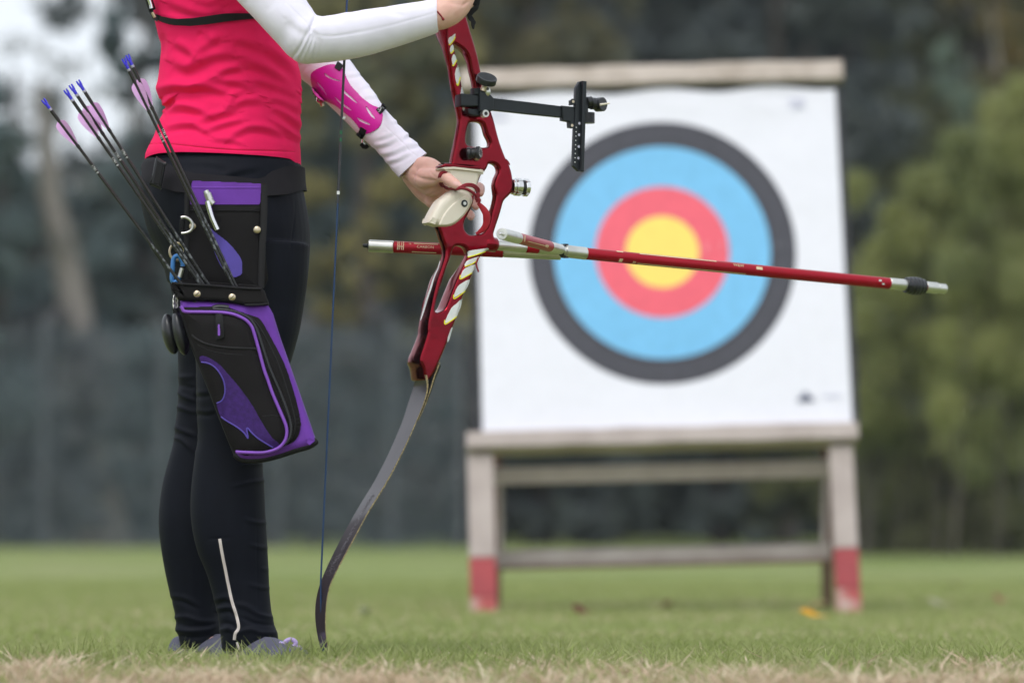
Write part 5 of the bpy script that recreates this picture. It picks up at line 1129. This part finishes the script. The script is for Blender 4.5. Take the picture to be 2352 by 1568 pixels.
# white and yellow flashes on the riser
def flash(fn, pts, yel, off=.0012, surf=None):
    patch('white_flash', L(fn, pts), 'decal', riser, rb, off=.0004, thick=.0005, step=.8, sm=2)
    if yel: strip('yellow_edge', L(fn, yel), 2.6, 'decalyel', riser, rb, off=.0012, thick=.0003)
flash(r2, [(828, 262), (820, 300), (800, 335), (780, 350), (770, 325), (778, 295), (800, 285)], [(776, 345), (785, 352), (812, 318), (826, 290)])
flash(r2, [(785, 375), (806, 350), (815, 385), (808, 400), (792, 418), (785, 410)], [(787, 415), (796, 418), (814, 396)])
flash(r2, [(798, 460), (812, 425), (826, 440), (836, 470), (815, 512), (804, 505)], [(803, 508), (812, 517), (838, 470)])
flash(r2, [(822, 580), (846, 510), (858, 560), (866, 605), (850, 665), (836, 655)], [(834, 655), (848, 670), (866, 605)])
flash(r2, [(868, 720), (876, 680), (888, 720), (892, 745), (868, 748)], None)
flash(r2, [(880, 845), (902, 848), (892, 872)], None)
flash(s1, [(1060, 345), (1150, 330), (1238, 320), (1235, 336), (1190, 356), (1120, 378), (1058, 395), (1054, 375)], [(1055, 399), (1120, 382), (1215, 350)])
flash(s1, [(1060, 425), (1155, 395), (1140, 430), (1100, 450), (1028, 478), (1035, 450)], [(1028, 484), (1090, 462), (1138, 432)])
flash(s1, [(1030, 500), (1125, 462), (1100, 530), (1060, 560), (992, 590), (1000, 545)], [(990, 560), (988, 596), (1040, 572), (1095, 540)])
flash(s1, [(990, 640), (1075, 598), (1035, 695), (990, 725), (932, 762), (950, 690)], [(930, 735), (932, 772), (985, 740), (1034, 702)])
flash(s1, [(905, 860), (955, 815), (1008, 775), (960, 925), (910, 960), (860, 990), (852, 975)], [(850, 962), (852, 1000), (905, 970), (957, 932)])
patch('worn_mark', L(s1, [(908, 1035), (920, 1032), (905, 1085), (885, 1150), (872, 1158), (880, 1110)]), 'decal', riser, rb, off=.0004, thick=.0004, step=.8)
strip('worn_mark', L(s1, [(806, 435), (788, 500), (752, 580), (725, 670), (688, 780), (662, 870), (640, 940), (630, 965)]), [1.5, 2.5, 3.2, 4, 4.5, 4, 2.5, 1], 'decal', riser, rb, off=.0005, thick=.0004, n=7)
# limbs
def limb(pts_near, pts_edge, pts_far, up=False):
    A = np.array(cr(pts_near, 8)); E = np.array(cr(pts_edge, 8)); Fq_ = np.array(cr(pts_far, 8)); n = min(len(A), len(E)); v = []; f = []; mi = []
    Fq_ = Fq_[np.argsort(Fq_[:, 1])]; Fp = np.stack([np.interp(A[:, 1], Fq_[:, 1], Fq_[:, 0]), A[:, 1]], 1)
    for i in range(n):
        a = bowpt(*A[i]); e = bowpt(*E[i])
        w_ = max(.004, (A[i][0] - Fp[i][0]) / (K / 7.2) / math.sin(TH))
        v += [a, e, e - BN * w_, a - BN * w_]
    for i in range(n - 1):
        b = i * 4
        for k_, m_ in ((0, 1), (1, 0), (2, 1), (3, 0)): f.append((b + k_, b + (k_ + 1) % 4, b + 4 + (k_ + 1) % 4, b + 4 + k_)); mi.append(m_)
    f += [(0, 1, 2, 3), tuple((n - 1) * 4 + q for q in (3, 2, 1, 0))]; mi += [1, 1]
    mb = MB(); mb.v = [tuple(q) for q in v]; mb.f = f; mb.m = mi
    return mb.build('limb', ['limb', 'limbedge'], bow, angle=30)
near = L(s3, [(672, 60), (682, 120), (668, 190), (628, 290), (556, 445), (476, 595), (396, 725), (325, 855), (264, 968), (218, 1060), (196, 1130), (186, 1220), (186, 1320), (204, 1432)])
edge = L(s3, [(684, 60), (690, 120), (673, 190), (633, 290), (562, 446), (482, 598), (401, 728), (330, 858), (269, 970), (223, 1061), (200, 1131), (189, 1220), (189, 1320), (207, 1432)])
farp = L(s3, [(625, 70), (612, 120), (588, 190), (556, 290), (492, 440), (425, 572), (352, 692), (282, 815), (215, 945), (168, 1050), (142, 1130), (131, 1220), (140, 1320), (167, 1432)])
lower = limb(near, edge, farp)
mir = lambda P, yc=395, sh=lambda y: (y - 395) * -.0: [(x, 2 * yc - y) for x, y in P]
# the upper limb leans the way the string does: mirror about the grip, then shear along the string line
def up(P): return [(x + (2 * 412 - y - y) * -.046, 2 * 412 - y) for x, y in P]
upper = limb(up(near), up(edge), up(farp))
# second thin layer (limb butt) beside the lower limb
MB().add(*tube([bowpt(*s3(x, y), -.004) for x, y in [(745, 0), (722, 60), (700, 130), (680, 190), (660, 240), (640, 285)]], [.0014, .0014, .0014, .0012, .001, .0008], 8)).build('limb_butt', 'limbedge', lower)
MB().add(*tube([bowpt(*s3(x, y), -.012) for x, y in [(738, 10), (712, 70), (692, 130), (672, 190), (652, 240), (638, 280)]], [.006, .006, .006, .005, .003, .0015], 8)).build('limb_core', 'limbcore', lower)
lb_ = bvh_of(lower.data)
def ltxt(s_, p, q, size):
    a = Vector(at(*s3(*p), 7.2)); P0 = s3(*p); P1 = s3(*q)
    d = ray(*P0).normalized(); h = lb_.ray_cast(CAM, d)
    d1 = ray(*P1).normalized(); h1 = lb_.ray_cast(CAM, d1)
    if h[0] is None or h1[0] is None: return
    u = (h1[0] - h[0]).normalized(); n = h[1].normalized()
    if n.dot(d) > 0: n = -n
    v = n.cross(u); finish('lettering', text_mesh(s_, size, (h[0] + h1[0]) / 2 + n * .0006, u, v, n, .0001), 'limbtxt', lower)
ltxt('SMARTCARBON', (300, 860), (385, 700), .017); ltxt('68 - 36', (250, 960), (285, 880), .013); ltxt('01861', (215, 1010), (245, 950), .014)
for (x, y) in ((205, 990), (228, 965), (200, 1030), (240, 1000), (222, 1020), (255, 975)):
    strip('hexagon', [s3(x + 13 * math.cos(a), y + 13 * math.sin(a)) for a in np.linspace(0, 6.283, 7)], .6, 'limbtxt', lower, lb_, off=.0004, thick=.0002, n=1)
# string
Yst = bowpt(*s3(158, 1100), -.02)
sA = bowpt(*s3(157, 1290), -.021); 
def sp(x, y): return bowpt(x, y, -.021)
pA = sp(736.5, 1340); pT = sp(808, -240)
stm = thing  # (string is a part of the bow)
MB().add(*tube([sp(743, 1500), sp(737.5, 1400), pA], .0016, 8)).add(*tube([pA, pA.lerp(pT, .560)], .0017, 8)).build('string', 'string', bow)
def along(y): t = (1340 - y) / (1340 + 240); return pA.lerp(pT, t)
MB().add(*tube([along(472), along(130)], .0024, 8)).build('string_serving', 'serving', bow)
MB().add(*tube([along(452), along(444)], .0028, 8)).build('serving_knot', 'decal', bow)
MB().add(*tube([along(135), pT], .0019, 8)).build('string', 'string', bow)
for y in (309, 326): MB().add(*blobtube([(along(y + 3), .0026), (along(y - 3), .0026)], 8)).build('nocking_point', 'green', bow)
MB().add(*blobtube([(along(277) + Vector((.004, -.002, 0)), .0026), (along(275) + Vector((.005, -.002, 0)), .0024)], 8)).build('kisser', 'whitetxt', bow)
# grip
g_low = L(r3, [(960, 668), (1050, 604), (1135, 590), (1215, 612), (1262, 655), (1280, 715), (1262, 770), (1215, 850), (1150, 925), (1065, 992), (985, 1014), (900, 1012), (850, 1000), (775, 972), (770, 955), (800, 885), (850, 790), (900, 715)])
gl = bow_plate(g_low, .040, .012, .011, res=5, n=4)
gface = bow_plate(L(r3, [(880, 985), (930, 880), (1000, 790), (1090, 710), (1170, 668), (1225, 690), (1235, 750), (1190, 840), (1120, 920), (1040, 980), (960, 1003), (895, 1002)]), .006, .003, .0135, res=3, n=4)
g_up = L(r3, [(925, 350), (960, 340), (1100, 350), (1385, 378), (1375, 395), (1342, 455), (1318, 545), (1295, 610), (1265, 665), (1200, 660), (1090, 640), (1050, 560), (1010, 470), (960, 400)])
gu = bow_plate(g_up, .030, .007, .006, res=4, n=2)
glip = bow_plate(L(r3, [(918, 345), (1040, 334), (1385, 374), (1375, 392), (1200, 376), (1040, 358), (950, 366)]), .036, .004, .010, res=3, n=2)
grip = finish('grip', join([gl, gface, gu, glip]), 'cream', bow, angle=60)
gc = bowpt(*r3(1162, 752), .0138)
MB().add(*tube([gc + BN * .0005, gc + BN * .0012], [.0068, .0060], 24)).build('screw', 'satinblack', grip)
MB().add(*tube([gc + BN * .001, gc + BN * .0022], [.0036, .0032], 20)).build('screw_head', 'silver', grip)
# plunger button, weight, boss collar
pb0 = bowpt(*r3(1195, 185), .004); pb1 = bowpt(*r3(1345, 175), .018)
plg = MB().add(*rod(bowpt(*r3(1185, 185), .006), bowpt(*r3(1240, 180), .010), .0118, cham=.002)).add(*rod(bowpt(*r3(1240, 180), .010), bowpt(*r3(1300, 176), .014), .0100)).add(*rod(bowpt(*r3(1300, 176), .014), bowpt(*r3(1345, 172), .020), .0122, cham=.002)).build('plunger', 'plastic', bow)
for k_ in range(12):
    a = 2 * math.pi * k_ / 12; ax = (bowpt(*r3(1345, 172), .020) - bowpt(*r3(1300, 176), .014)).normalized(); e1 = ax.orthogonal().normalized(); e2 = ax.cross(e1); c = bowpt(*r3(1345, 172), .020) + ax * .0006
    MB().add(*rod(c + (e1 * math.cos(a) + e2 * math.sin(a)) * .0060, c + (e1 * math.cos(a) + e2 * math.sin(a)) * .0092, .0004, seg=5)).build('tick_mark', 'whitetxt', plg)
MB().add(*ellipsoid(bowpt(*r3(1305, 235), .003), .006, .006, .006, 8, 12)).build('screw', 'brass', plg)
w0 = bowpt(*r3(1705, 565), -.010); ax = BU
def wcyl(xa, xb, r_, mt, nm, par=bow): return MB().add(*rod(bowpt(*r3(xa, 560 + (xa - 1700) * .08), -.010), bowpt(*r3(xb, 560 + (xb - 1700) * .08), -.010), r_, seg=32, cham=.0015)).build(nm, mt, par)
wt = wcyl(1700, 1735, .0150, 'chrome', 'counterweight'); wcyl(1733, 1800, .0170, 'chrome', 'weight_ring', wt); wcyl(1799, 1835, .0140, 'plastic', 'rubber_ring', wt); wcyl(1833, 1880, .0170, 'chrome', 'weight_cap', wt)
# stabilisers
VB = bowpt(*s1(1930, 345), -.010)
def tex_rod(par, a, b, r_, segs, seg=28):
    """segs: (t0,t1,material,name,scale)"""
    for t0, t1, mt, nm, sc in segs: MB().add(*rod(a.lerp(b, t0), a.lerp(b, t1), r_ * sc, seg=seg, cham=min(.0012, r_ * .2))).build(nm, mt, par)
def grp(name, label=None):
    o = bpy.data.objects.new(name, None); COL.objects.link(o); o.parent = bow; o.empty_display_size = .05
    o.matrix_parent_inverse = WORLD[bow.name].inverted(); WORLD[o.name] = Matrix()
    if label: o['label'] = label
    return o
ext = grp('extender'); tex_rod(ext, bowpt(*r3(1528, 1228), -.012), VB, .0098, [(0, .42, 'silver', 'sleeve', 1.0), (.42, .60, 'rod', 'tube', .97), (.60, 1.0, 'silver', 'sleeve', 1.0)])
blk = MB().add(*rod(bowpt(*s1(1875, 342), -.012), bowpt(*s1(1925, 345), -.006), .0132, seg=24, cham=.002)).add(*rod(VB + Vector((0, 0, -.0135)), VB + Vector((0, 0, .0135)), .006, seg=16)).build('v_bar_block', 'plastic', bow)
MB().add(*rod(bowpt(*s1(1922, 345), -.010), bowpt(*s1(2112, 368), -.010), .0121, seg=32, cham=.001)).build('v_bar_sleeve', 'silver', blk)
lr = grp('long_rod', 'long red stabiliser rod pointing right across the target')
LA = bowpt(*s1(2112, 368), -.010); LB = bowpt(*s2(2176, 376), -.010)
def lt(x): return ((x - s1(2112, 0)[0]) / (s2(2176, 0)[0] - s1(2112, 0)[0]))
X2 = lambda x: lt(s2(x, 0)[0])
rr_ = .0114
tex_rod(lr, LA, LB, rr_, [(0, X2(1832), 'rod', 'tube', 1.0), (X2(1832), X2(1935), 'silver', 'end_sleeve', 1.02), (X2(2040), X2(2055), 'redstrap', 'red_washer', .98), (X2(2053), X2(2128), 'silver', 'weight', 1.02), (X2(2128), X2(2178), 'silver', 'weight_tip', .88)])
dm = MB(); N_ = 26; P = []; rs = []
for i in range(N_ + 1):
    t = i / N_; x = 1930 + (2045 - 1930) * t; P.append(LA.lerp(LB, X2(x))); env = math.sin(math.pi * (t * .8 + .1)) ** .55
    rs.append(rr_ * (0.95 + .62 * env) * (1 + .045 * math.sin(t * 5.5 * 2 * math.pi)))
dm.add(*tube(P, rs, 28)).build('damper', 'plastic', lr)
rod_bvh = None
def on_rod(A, B, r_, t, phi, s_=None):
    """frame on the rod's surface at fraction t, angle phi above the side that faces the camera"""
    u = (B - A).normalized(); f_ = Vector((0, -1, 0)); f_ = (f_ - u * f_.dot(u)).normalized(); w_ = u.cross(f_) * -1
    if w_.z < 0: w_ = -w_
    n = f_ * math.cos(phi) + w_ * math.sin(phi); return A.lerp(B, t) + n * (r_ + .0004), u, n
def bar(A, B, r_, t0, t1, phi, hgt, par, mt='gold', nm='lettering'):
    a, u, n = on_rod(A, B, r_, t0, phi); b, _, _ = on_rod(A, B, r_, t1, phi); v = n.cross(u).normalized() * hgt / 2
    MB().add([a - v, b - v, b + v, a + v], [(0, 1, 2, 3)]).build(nm, mt, par, fix=False)
def rtext(s_, A, B, r_, t, phi, size, par, mt='gold'):
    p, u, n = on_rod(A, B, r_, t, phi); v = n.cross(u)
    if v.z < 0: v = -v; u = -u
    finish('lettering', text_mesh(s_, size, p, u, v, n, .0002), mt, par)
bar(LA, LB, rr_, X2(355), X2(795), .95, .0028, lr); bar(LA, LB, rr_, X2(345), X2(970), -.95, .0022, lr); bar(LA, LB, rr_, X2(420), X2(930), -1.15, .0014, lr)
rtext('30', LA, LB, rr_, X2(325), -.8, .007, lr); rtext('\u25a0', LA, LB, rr_, X2(248), -.7, .010, lr); rtext('W&W', LA, LB, rr_, X2(920), .5, .009, lr); bar(LA, LB, rr_, X2(1022), X2(1058), .35, .006, lr); bar(LA, LB, rr_, X2(225), X2(262), 1.0, .004, lr)
bar(LA, LB, rr_, X2(1752), X2(1768), .3, .0035, lr, 'whitetxt'); bar(LA, LB, rr_, X2(1772), X2(1786), -.25, .0035, lr, 'whitetxt')
# side rods
fr_ = grp('side_rod', 'side rod pointing left behind the riser')
FA = bowpt(*s1(1890, 375), -.012); FB = at(*s1(168, 298), 7.335)
def ft_(x): return (s1(x, 0)[0] - s1(1890, 0)[0]) / (s1(168, 0)[0] - s1(1890, 0)[0])
fr0 = .0113
tex_rod(fr_, FA, FB, fr0, [(0, ft_(1375), 'silver', 'sleeve', .95), (ft_(1375), ft_(392), 'rod', 'tube', 1.0), (ft_(392), 1.0, 'silver', 'end_cap', 1.03), (1.0, 1.004, 'satinblack', 'washer', .75), (1.004, 1.030, 'satinblack', 'bolt', .34)])
bar(FA, FB, fr0, ft_(430), ft_(437), .2, .017, fr_); bar(FA, FB, fr0, ft_(480), ft_(487), .2, .017, fr_); bar(FA, FB, fr0, ft_(445), ft_(450), .2, .017, fr_); bar(FA, FB, fr0, ft_(465), ft_(470), .2, .017, fr_)
rtext('FIBER', FA, FB, fr0, ft_(458), .05, .004, fr_); bar(FA, FB, fr0, ft_(575), ft_(790), .75, .0022, fr_); bar(FA, FB, fr0, ft_(560), ft_(780), -.8, .0022, fr_); rtext('10', FA, FB, fr0, ft_(540), .6, .005, fr_)
rtext('CARBON', FA, FB, fr0, ft_(680), .15, .008, fr_)
nr = grp('side_rod', 'short looking side rod pointing towards the camera')
NA = bowpt(*s1(1885, 330), .004); NB = at(*s1(1362, 192), 6.93)
tex_rod(nr, NA, NB, .0103, [(0, .20, 'silver', 'sleeve', .95), (.20, .74, 'rod', 'tube', 1.0), (.74, 1.0, 'silver', 'end_cap', 1.05), (1.0, 1.003, 'silver', 'washer', .45), (1.003, 1.035, 'chrome', 'bolt', .26)])
bar(NA, NB, .0103, .30, .66, -.35, .0012, nr); p, u, n = on_rod(NA, NB, .0103, .72, -.1); rtext('II', NA, NB, .0103, .715, -.1, .016, nr); rtext('W&W', NA, NB, .0103, .33, -.35, .008, nr)
# sight
SO = .020
sg = grp('sight', 'black target sight on a bar in front of the bow')
def sbox(pts, off, th, bev, nm, mt='satinblack', n=1, par=sg):
    return finish(nm, bow_plate(L(r2, pts), th, bev, off, res=2, n=n), mt, par, angle=30)
sbox([(868, 740), (880, 733), (1000, 745), (1022, 752), (1020, 838), (995, 835), (868, 832)], SO, .026, .002, 'mount_block')
sbox([(975, 690), (1030, 690), (1045, 700), (1042, 742), (975, 742)], SO + .001, .018, .002, 'mount_block')
sbox([(1020, 700), (1068, 706), (1128, 768), (1128, 868), (1068, 872), (1018, 870)], SO + .006, .034, .002, 'clamp')
sbox([(925, 850), (1060, 862), (1100, 875), (1085, 905), (1040, 912), (960, 905), (930, 890)], SO - .004, .016, .002, 'bracket')
eb = sbox([(1100, 766), (1400, 800), (1700, 838), (1795, 850), (1795, 935), (1400, 895), (1100, 862)], SO + .002, .013, .0015, 'extension_bar')
for x in (1185, 1268, 1350, 1430, 1510, 1592):
    c = bowpt(*r2(x, 785 + (x - 1100) * .122 - 12), SO + .002 - .0065); MB().add(*tube([c, c + Vector((0, 0, .0016))], [.0030, .0030], 10)).build('hole', 'carbon', eb)
sbox([(1665, 828), (1760, 838), (1760, 860), (1790, 862), (1790, 990), (1755, 1005), (1725, 1000), (1722, 955), (1668, 945)], SO + .007, .014, .002, 'carriage')
sbox([(1735, 785), (1770, 785), (1775, 820), (1735, 825)], SO + .006, .012, .002, 'carriage')
vb = sbox([(1772, 690), (1800, 640), (1828, 636), (1826, 900), (1812, 1345), (1795, 1342), (1750, 1300), (1762, 1000), (1768, 850)], SO + .010, .010, .0012, 'scale_bar')
sbox([(1826, 634), (1858, 638), (1852, 850), (1836, 1346), (1810, 1346), (1820, 1000)], SO + .018, .014, .0015, 'scale_bar', 'satinblack')
for y in (968, 1058, 1150, 1240):
    c = bowpt(*r2(1799 - (y - 968) * .03, y), SO + .0102); MB().add(*tube([c, c + BN * .0006], [.0026, .0026], 12)).build('hole', 'plogo2', vb)
for y in range(1000, 1300, 34):
    c = bowpt(*r2(1775 - (y - 968) * .04, y), SO + .0102); MB().add(*tube([c, c + BN * .0004], [.0011, .0011], 8)).build('hole', 'decal', vb)
for (x, y, r_) in ((1745, 798, .0055), (1737, 985, .0055)):
    c = bowpt(*r2(x, y), SO + .0125); MB().add(*tube([c, c + BN * .002], [r_, r_], 14)).build('clamp_ring', 'satinblack', sg); MB().add(*tube([c, c + BN * .0026], [r_ * .5, r_ * .5], 12)).build('set_screw', 'brass', sg)
c = bowpt(*r2(1058, 892), SO + .006); MB().add(*tube([c - BN * .006, c + BN * .004], [.0078, .0070], 18)).build('bolt', 'silver', sg); MB().add(*tube([c, c + BN * .0046], [.0035, .0035], 12)).build('bolt_socket', 'carbon', sg)
gx0 = bowpt(*r2(1870, 880), SO + .012); 
gear = MB()
for i in range(9):
    z = 885 + i * 9.5; gear.add(*tube([bowpt(*r2(1868, z), SO + .010), bowpt(*r2(1868, z + 6), SO + .010)], [.0125, .0125], 20))
gear.build('thumb_wheel', 'plastic', sg)
sbox([(1835, 770), (1870, 772), (1870, 965), (1835, 962)], SO + .016, .014, .002, 'carriage')
MB().add(*rod(bowpt(*r2(1855, 800), SO + .012), bowpt(*r2(1895, 795), SO + .012), .0095, cham=.001)).add(*rod(bowpt(*r2(1850, 822), SO + .008), bowpt(*r2(1960, 822), SO + .008), .0075)).add(*rod(bowpt(*r2(1885, 812), SO + .008), bowpt(*r2(1920, 814), SO + .008), .0115, cham=.001)).build('windage_knob', 'plastic', sg)
c = bowpt(*r2(1968, 820), SO + .008); axn = (Vector((0.75, -.62, 0))).normalized()
MB().add(*rod(c - axn * .012, c + axn * .006, .0135, seg=28, cham=.0015)).build('sight_ring', 'plastic', sg)
e1 = axn.orthogonal().normalized(); e2 = axn.cross(e1)
MB().add(*rod(bowpt(*r2(1960, 822), SO + .024), bowpt(*r2(2035, 810), SO + .026), .0026, .0014, seg=10)).build('sight_pin', 'cream', sg)
# knob
kc = bowpt(*r2(1070, 625), SO + .010); ka = Vector((.25, -.50, .83)).normalized()
kb = MB().add(*tube([kc - ka * .006, kc - ka * .0052, kc + ka * .0045, kc + ka * .006, kc + ka * .006, kc + ka * .0045], [.0180, .0195, .0195, .0185, .0165, .0160], 40)).build('knob', 'plastic', sg)
MB().add(*rod(kc - ka * .004, bowpt(*r2(1040, 715), SO + .006), .0052)).build('stem', 'brass', sg)
MB().add(*ellipsoid(bowpt(*r2(1078, 720), SO + .004), .006, .006, .009, 8, 12)).build('stem_nut', 'silver', sg)
# red stem (clicker tail) on the lower riser
MB().add(*tube([bowpt(*s1(x, y), .004) for x, y in [(1150, 405), (1140, 430), (1130, 460), (1140, 495), (1153, 532)]], .0016, 8)).build('cable_tail', 'redcord', bow)

# ---- finger sling: dark red cord round thumb and grip, bright strap hanging
slg = thing('finger_sling', tuple(bowpt(*r3(1300, 640), .02)), 'dark red cord looped round the archer\'s thumb and the cream grip', 'finger sling')
def cord(pts, offs, r_, nm='cord', mt='redcord'):
    P = [bowpt(*r3(x, y), o) for (x, y), o in zip(pts, offs)]; return MB().add(*tube(cr(P, 6), r_, 10)).build(nm, mt, slg)
def near_hit(q):
    d = ray(*q).normalized(); hs_ = [h[3] for h in (t_.ray_cast(CAM, d) for t_ in (body_bvh, rb, grip_bvh)) if h[0] is not None]
    return CAM + d * (min(hs_) if hs_ else 7.17)
grip_bvh = bvh_of(grip.data)
for k_, dx in enumerate((0, 17)):
    P = [near_hit(r3(x, y)) for x, y in [(960 + dx, 408), (925 + dx, 388), (893 + dx, 398), (872 + dx, 440), (870 + dx, 490), (888 + dx, 540), (925 + dx, 575), (985 + dx * .6, 590), (1050, 594 - k_ * 9), (1100, 585 - k_ * 7)]]
    P = [P[0] + Vector((0, .008, 0))] + [(P[i - 1] + P[i] * 2 + P[i + 1]) / 4 + Vector((0, -.0018, 0)) for i in range(1, len(P) - 1)] + [P[-1]]
    MB().add(*tube(cr(P, 6), .0026, 10)).build('cord', 'redcord', slg)
cord([(1100, 580), (1150, 548), (1210, 534), (1270, 545), (1315, 580), (1325, 610), (1310, 650)], [.036, .030, .028, .026, .022, .018, .016], .0028)
cord([(1100, 580), (1160, 582), (1220, 605), (1270, 640), (1305, 680), (1315, 730)], [.036, .032, .030, .028, .024, .018], .0028)
cord([(1080, 588), (1140, 560), (1200, 552), (1260, 562), (1300, 600), (1308, 650)], [.037, .032, .029, .027, .023, .018], .0022)
cord([(1300, 640), (1318, 665), (1300, 690), (1325, 715), (1312, 745)], [.022, .022, .022, .022, .020], .0045, 'knot')
st_w = [(1316, 745), (1350, 780), (1390, 830), (1415, 880), (1418, 950), (1395, 1020), (1340, 1075), (1290, 1100)]
P = [bowpt(*r3(x, y), o) for (x, y), o in zip(st_w, (.018, .016, .014, .012, .008, .004, -.002, -.008))]; Pq = cr(P, 6); v = []; f = []
ws = np.interp(np.linspace(0, 1, len(Pq)), [0, .25, .5, .75, 1], [8, 17, 22, 15, 6]) / PPM
for i, q in enumerate(Pq):
    q = Vector(q); t = (Vector(Pq[min(i + 1, len(Pq) - 1)]) - Vector(Pq[max(i - 1, 0)])).normalized(); s_ = t.cross(BN).normalized(); v += [q - s_ * ws[i] / 2, q + BN * .002, q + s_ * ws[i] / 2]
for i in range(len(Pq) - 1): f += [(3 * i, 3 * i + 1, 3 * i + 4, 3 * i + 3), (3 * i + 1, 3 * i + 2, 3 * i + 5, 3 * i + 4)]
me = MB().add(v, f).mesh(); finish('strap', modmesh(me, [('SOLIDIFY', dict(thickness=.0018)), ('SUBSURF', dict(levels=1))]), 'redstrap', slg)
# bracelet cord at the near wrist
tube_on_body = [t5(x, y) for x, y in [(385, 360), (430, 420), (500, 500), (540, 560), (570, 610)]]
bb = thing('wrist_cord', tuple(at(*tube_on_body[0], 7.07)), 'thin dark red bracelet cord hanging out of the right sleeve', 'bracelet')
P = []
for q in tube_on_body:
    d = ray(*q).normalized(); h = body_bvh.ray_cast(CAM, d); P.append(CAM + d * ((h[3] if h[0] is not None else 7.07) - .001))
MB().add(*tube(P, .0014, 8)).add(*blobtube([(P[-2].lerp(P[-1], .6), .0022), (P[-1], .0026)], 8)).build('cord', 'redcord', bb)
# finger tab with its strap on the hand at the top
tb = thing('finger_tab', tuple(at(*t5(1600, 200), 7.12)), 'black finger tab with loose strap ends in the hand at the top of the picture', 'finger tab')
for nm, pts, w_, Yt in (('tab', [(1480, -700), (1720, -700), (1740, -300), (1735, 0), (1690, 200), (1640, 260), (1540, 180), (1480, 90), (1470, -200)], .010, 7.13), ('strap', [(1560, 180), (1690, 190), (1650, 310), (1560, 390), (1480, 480), (1420, 560), (1310, 470), (1320, 400), (1420, 290), (1520, 220)], .006, 7.125),
                        ('strap', [(1320, 460), (1450, 480), (1520, 560), (1560, 640), (1598, 700), (1560, 800), (1545, 900), (1510, 922), (1475, 890), (1448, 780), (1440, 680), (1380, 640), (1330, 540)], .004, 7.12)):
    finish(nm, flat_plate(L(t5, pts), Yt, w_, w_ * .35, n=2), 'black', tb)

# ================================================================== HAZE: damp autumn air between the camera and the trees
hmx = bpy.data.materials.new('damp_air'); hmx.use_nodes = True; hn = hmx.node_tree; hn.nodes.clear()
ho = hn.nodes.new('ShaderNodeOutputMaterial'); hv = hn.nodes.new('ShaderNodeVolumePrincipled'); hv.inputs['Density'].default_value = 0.0008; hv.inputs['Color'].default_value = (0.80, 0.87, 0.93, 1)
hv.inputs['Anisotropy'].default_value = 0.2
hn.links.new(hv.outputs[0], ho.inputs['Volume'])
zx = 16; bx = [(-210, -21, -1.6), (210, -21, -1.6), (210, 405, -1.6), (-210, 405, -1.6), (-210, -21, zx), (210, -21, zx), (210, 405, zx), (-210, 405, zx)]
finish('haze', MB().add(bx, [(0, 3, 2, 1), (4, 5, 6, 7), (0, 1, 5, 4), (1, 2, 6, 5), (2, 3, 7, 6), (3, 0, 4, 7)]).mesh(), hmx, None, smooth=False, kind='stuff', label='thin bluish haze in the air in front of the trees')
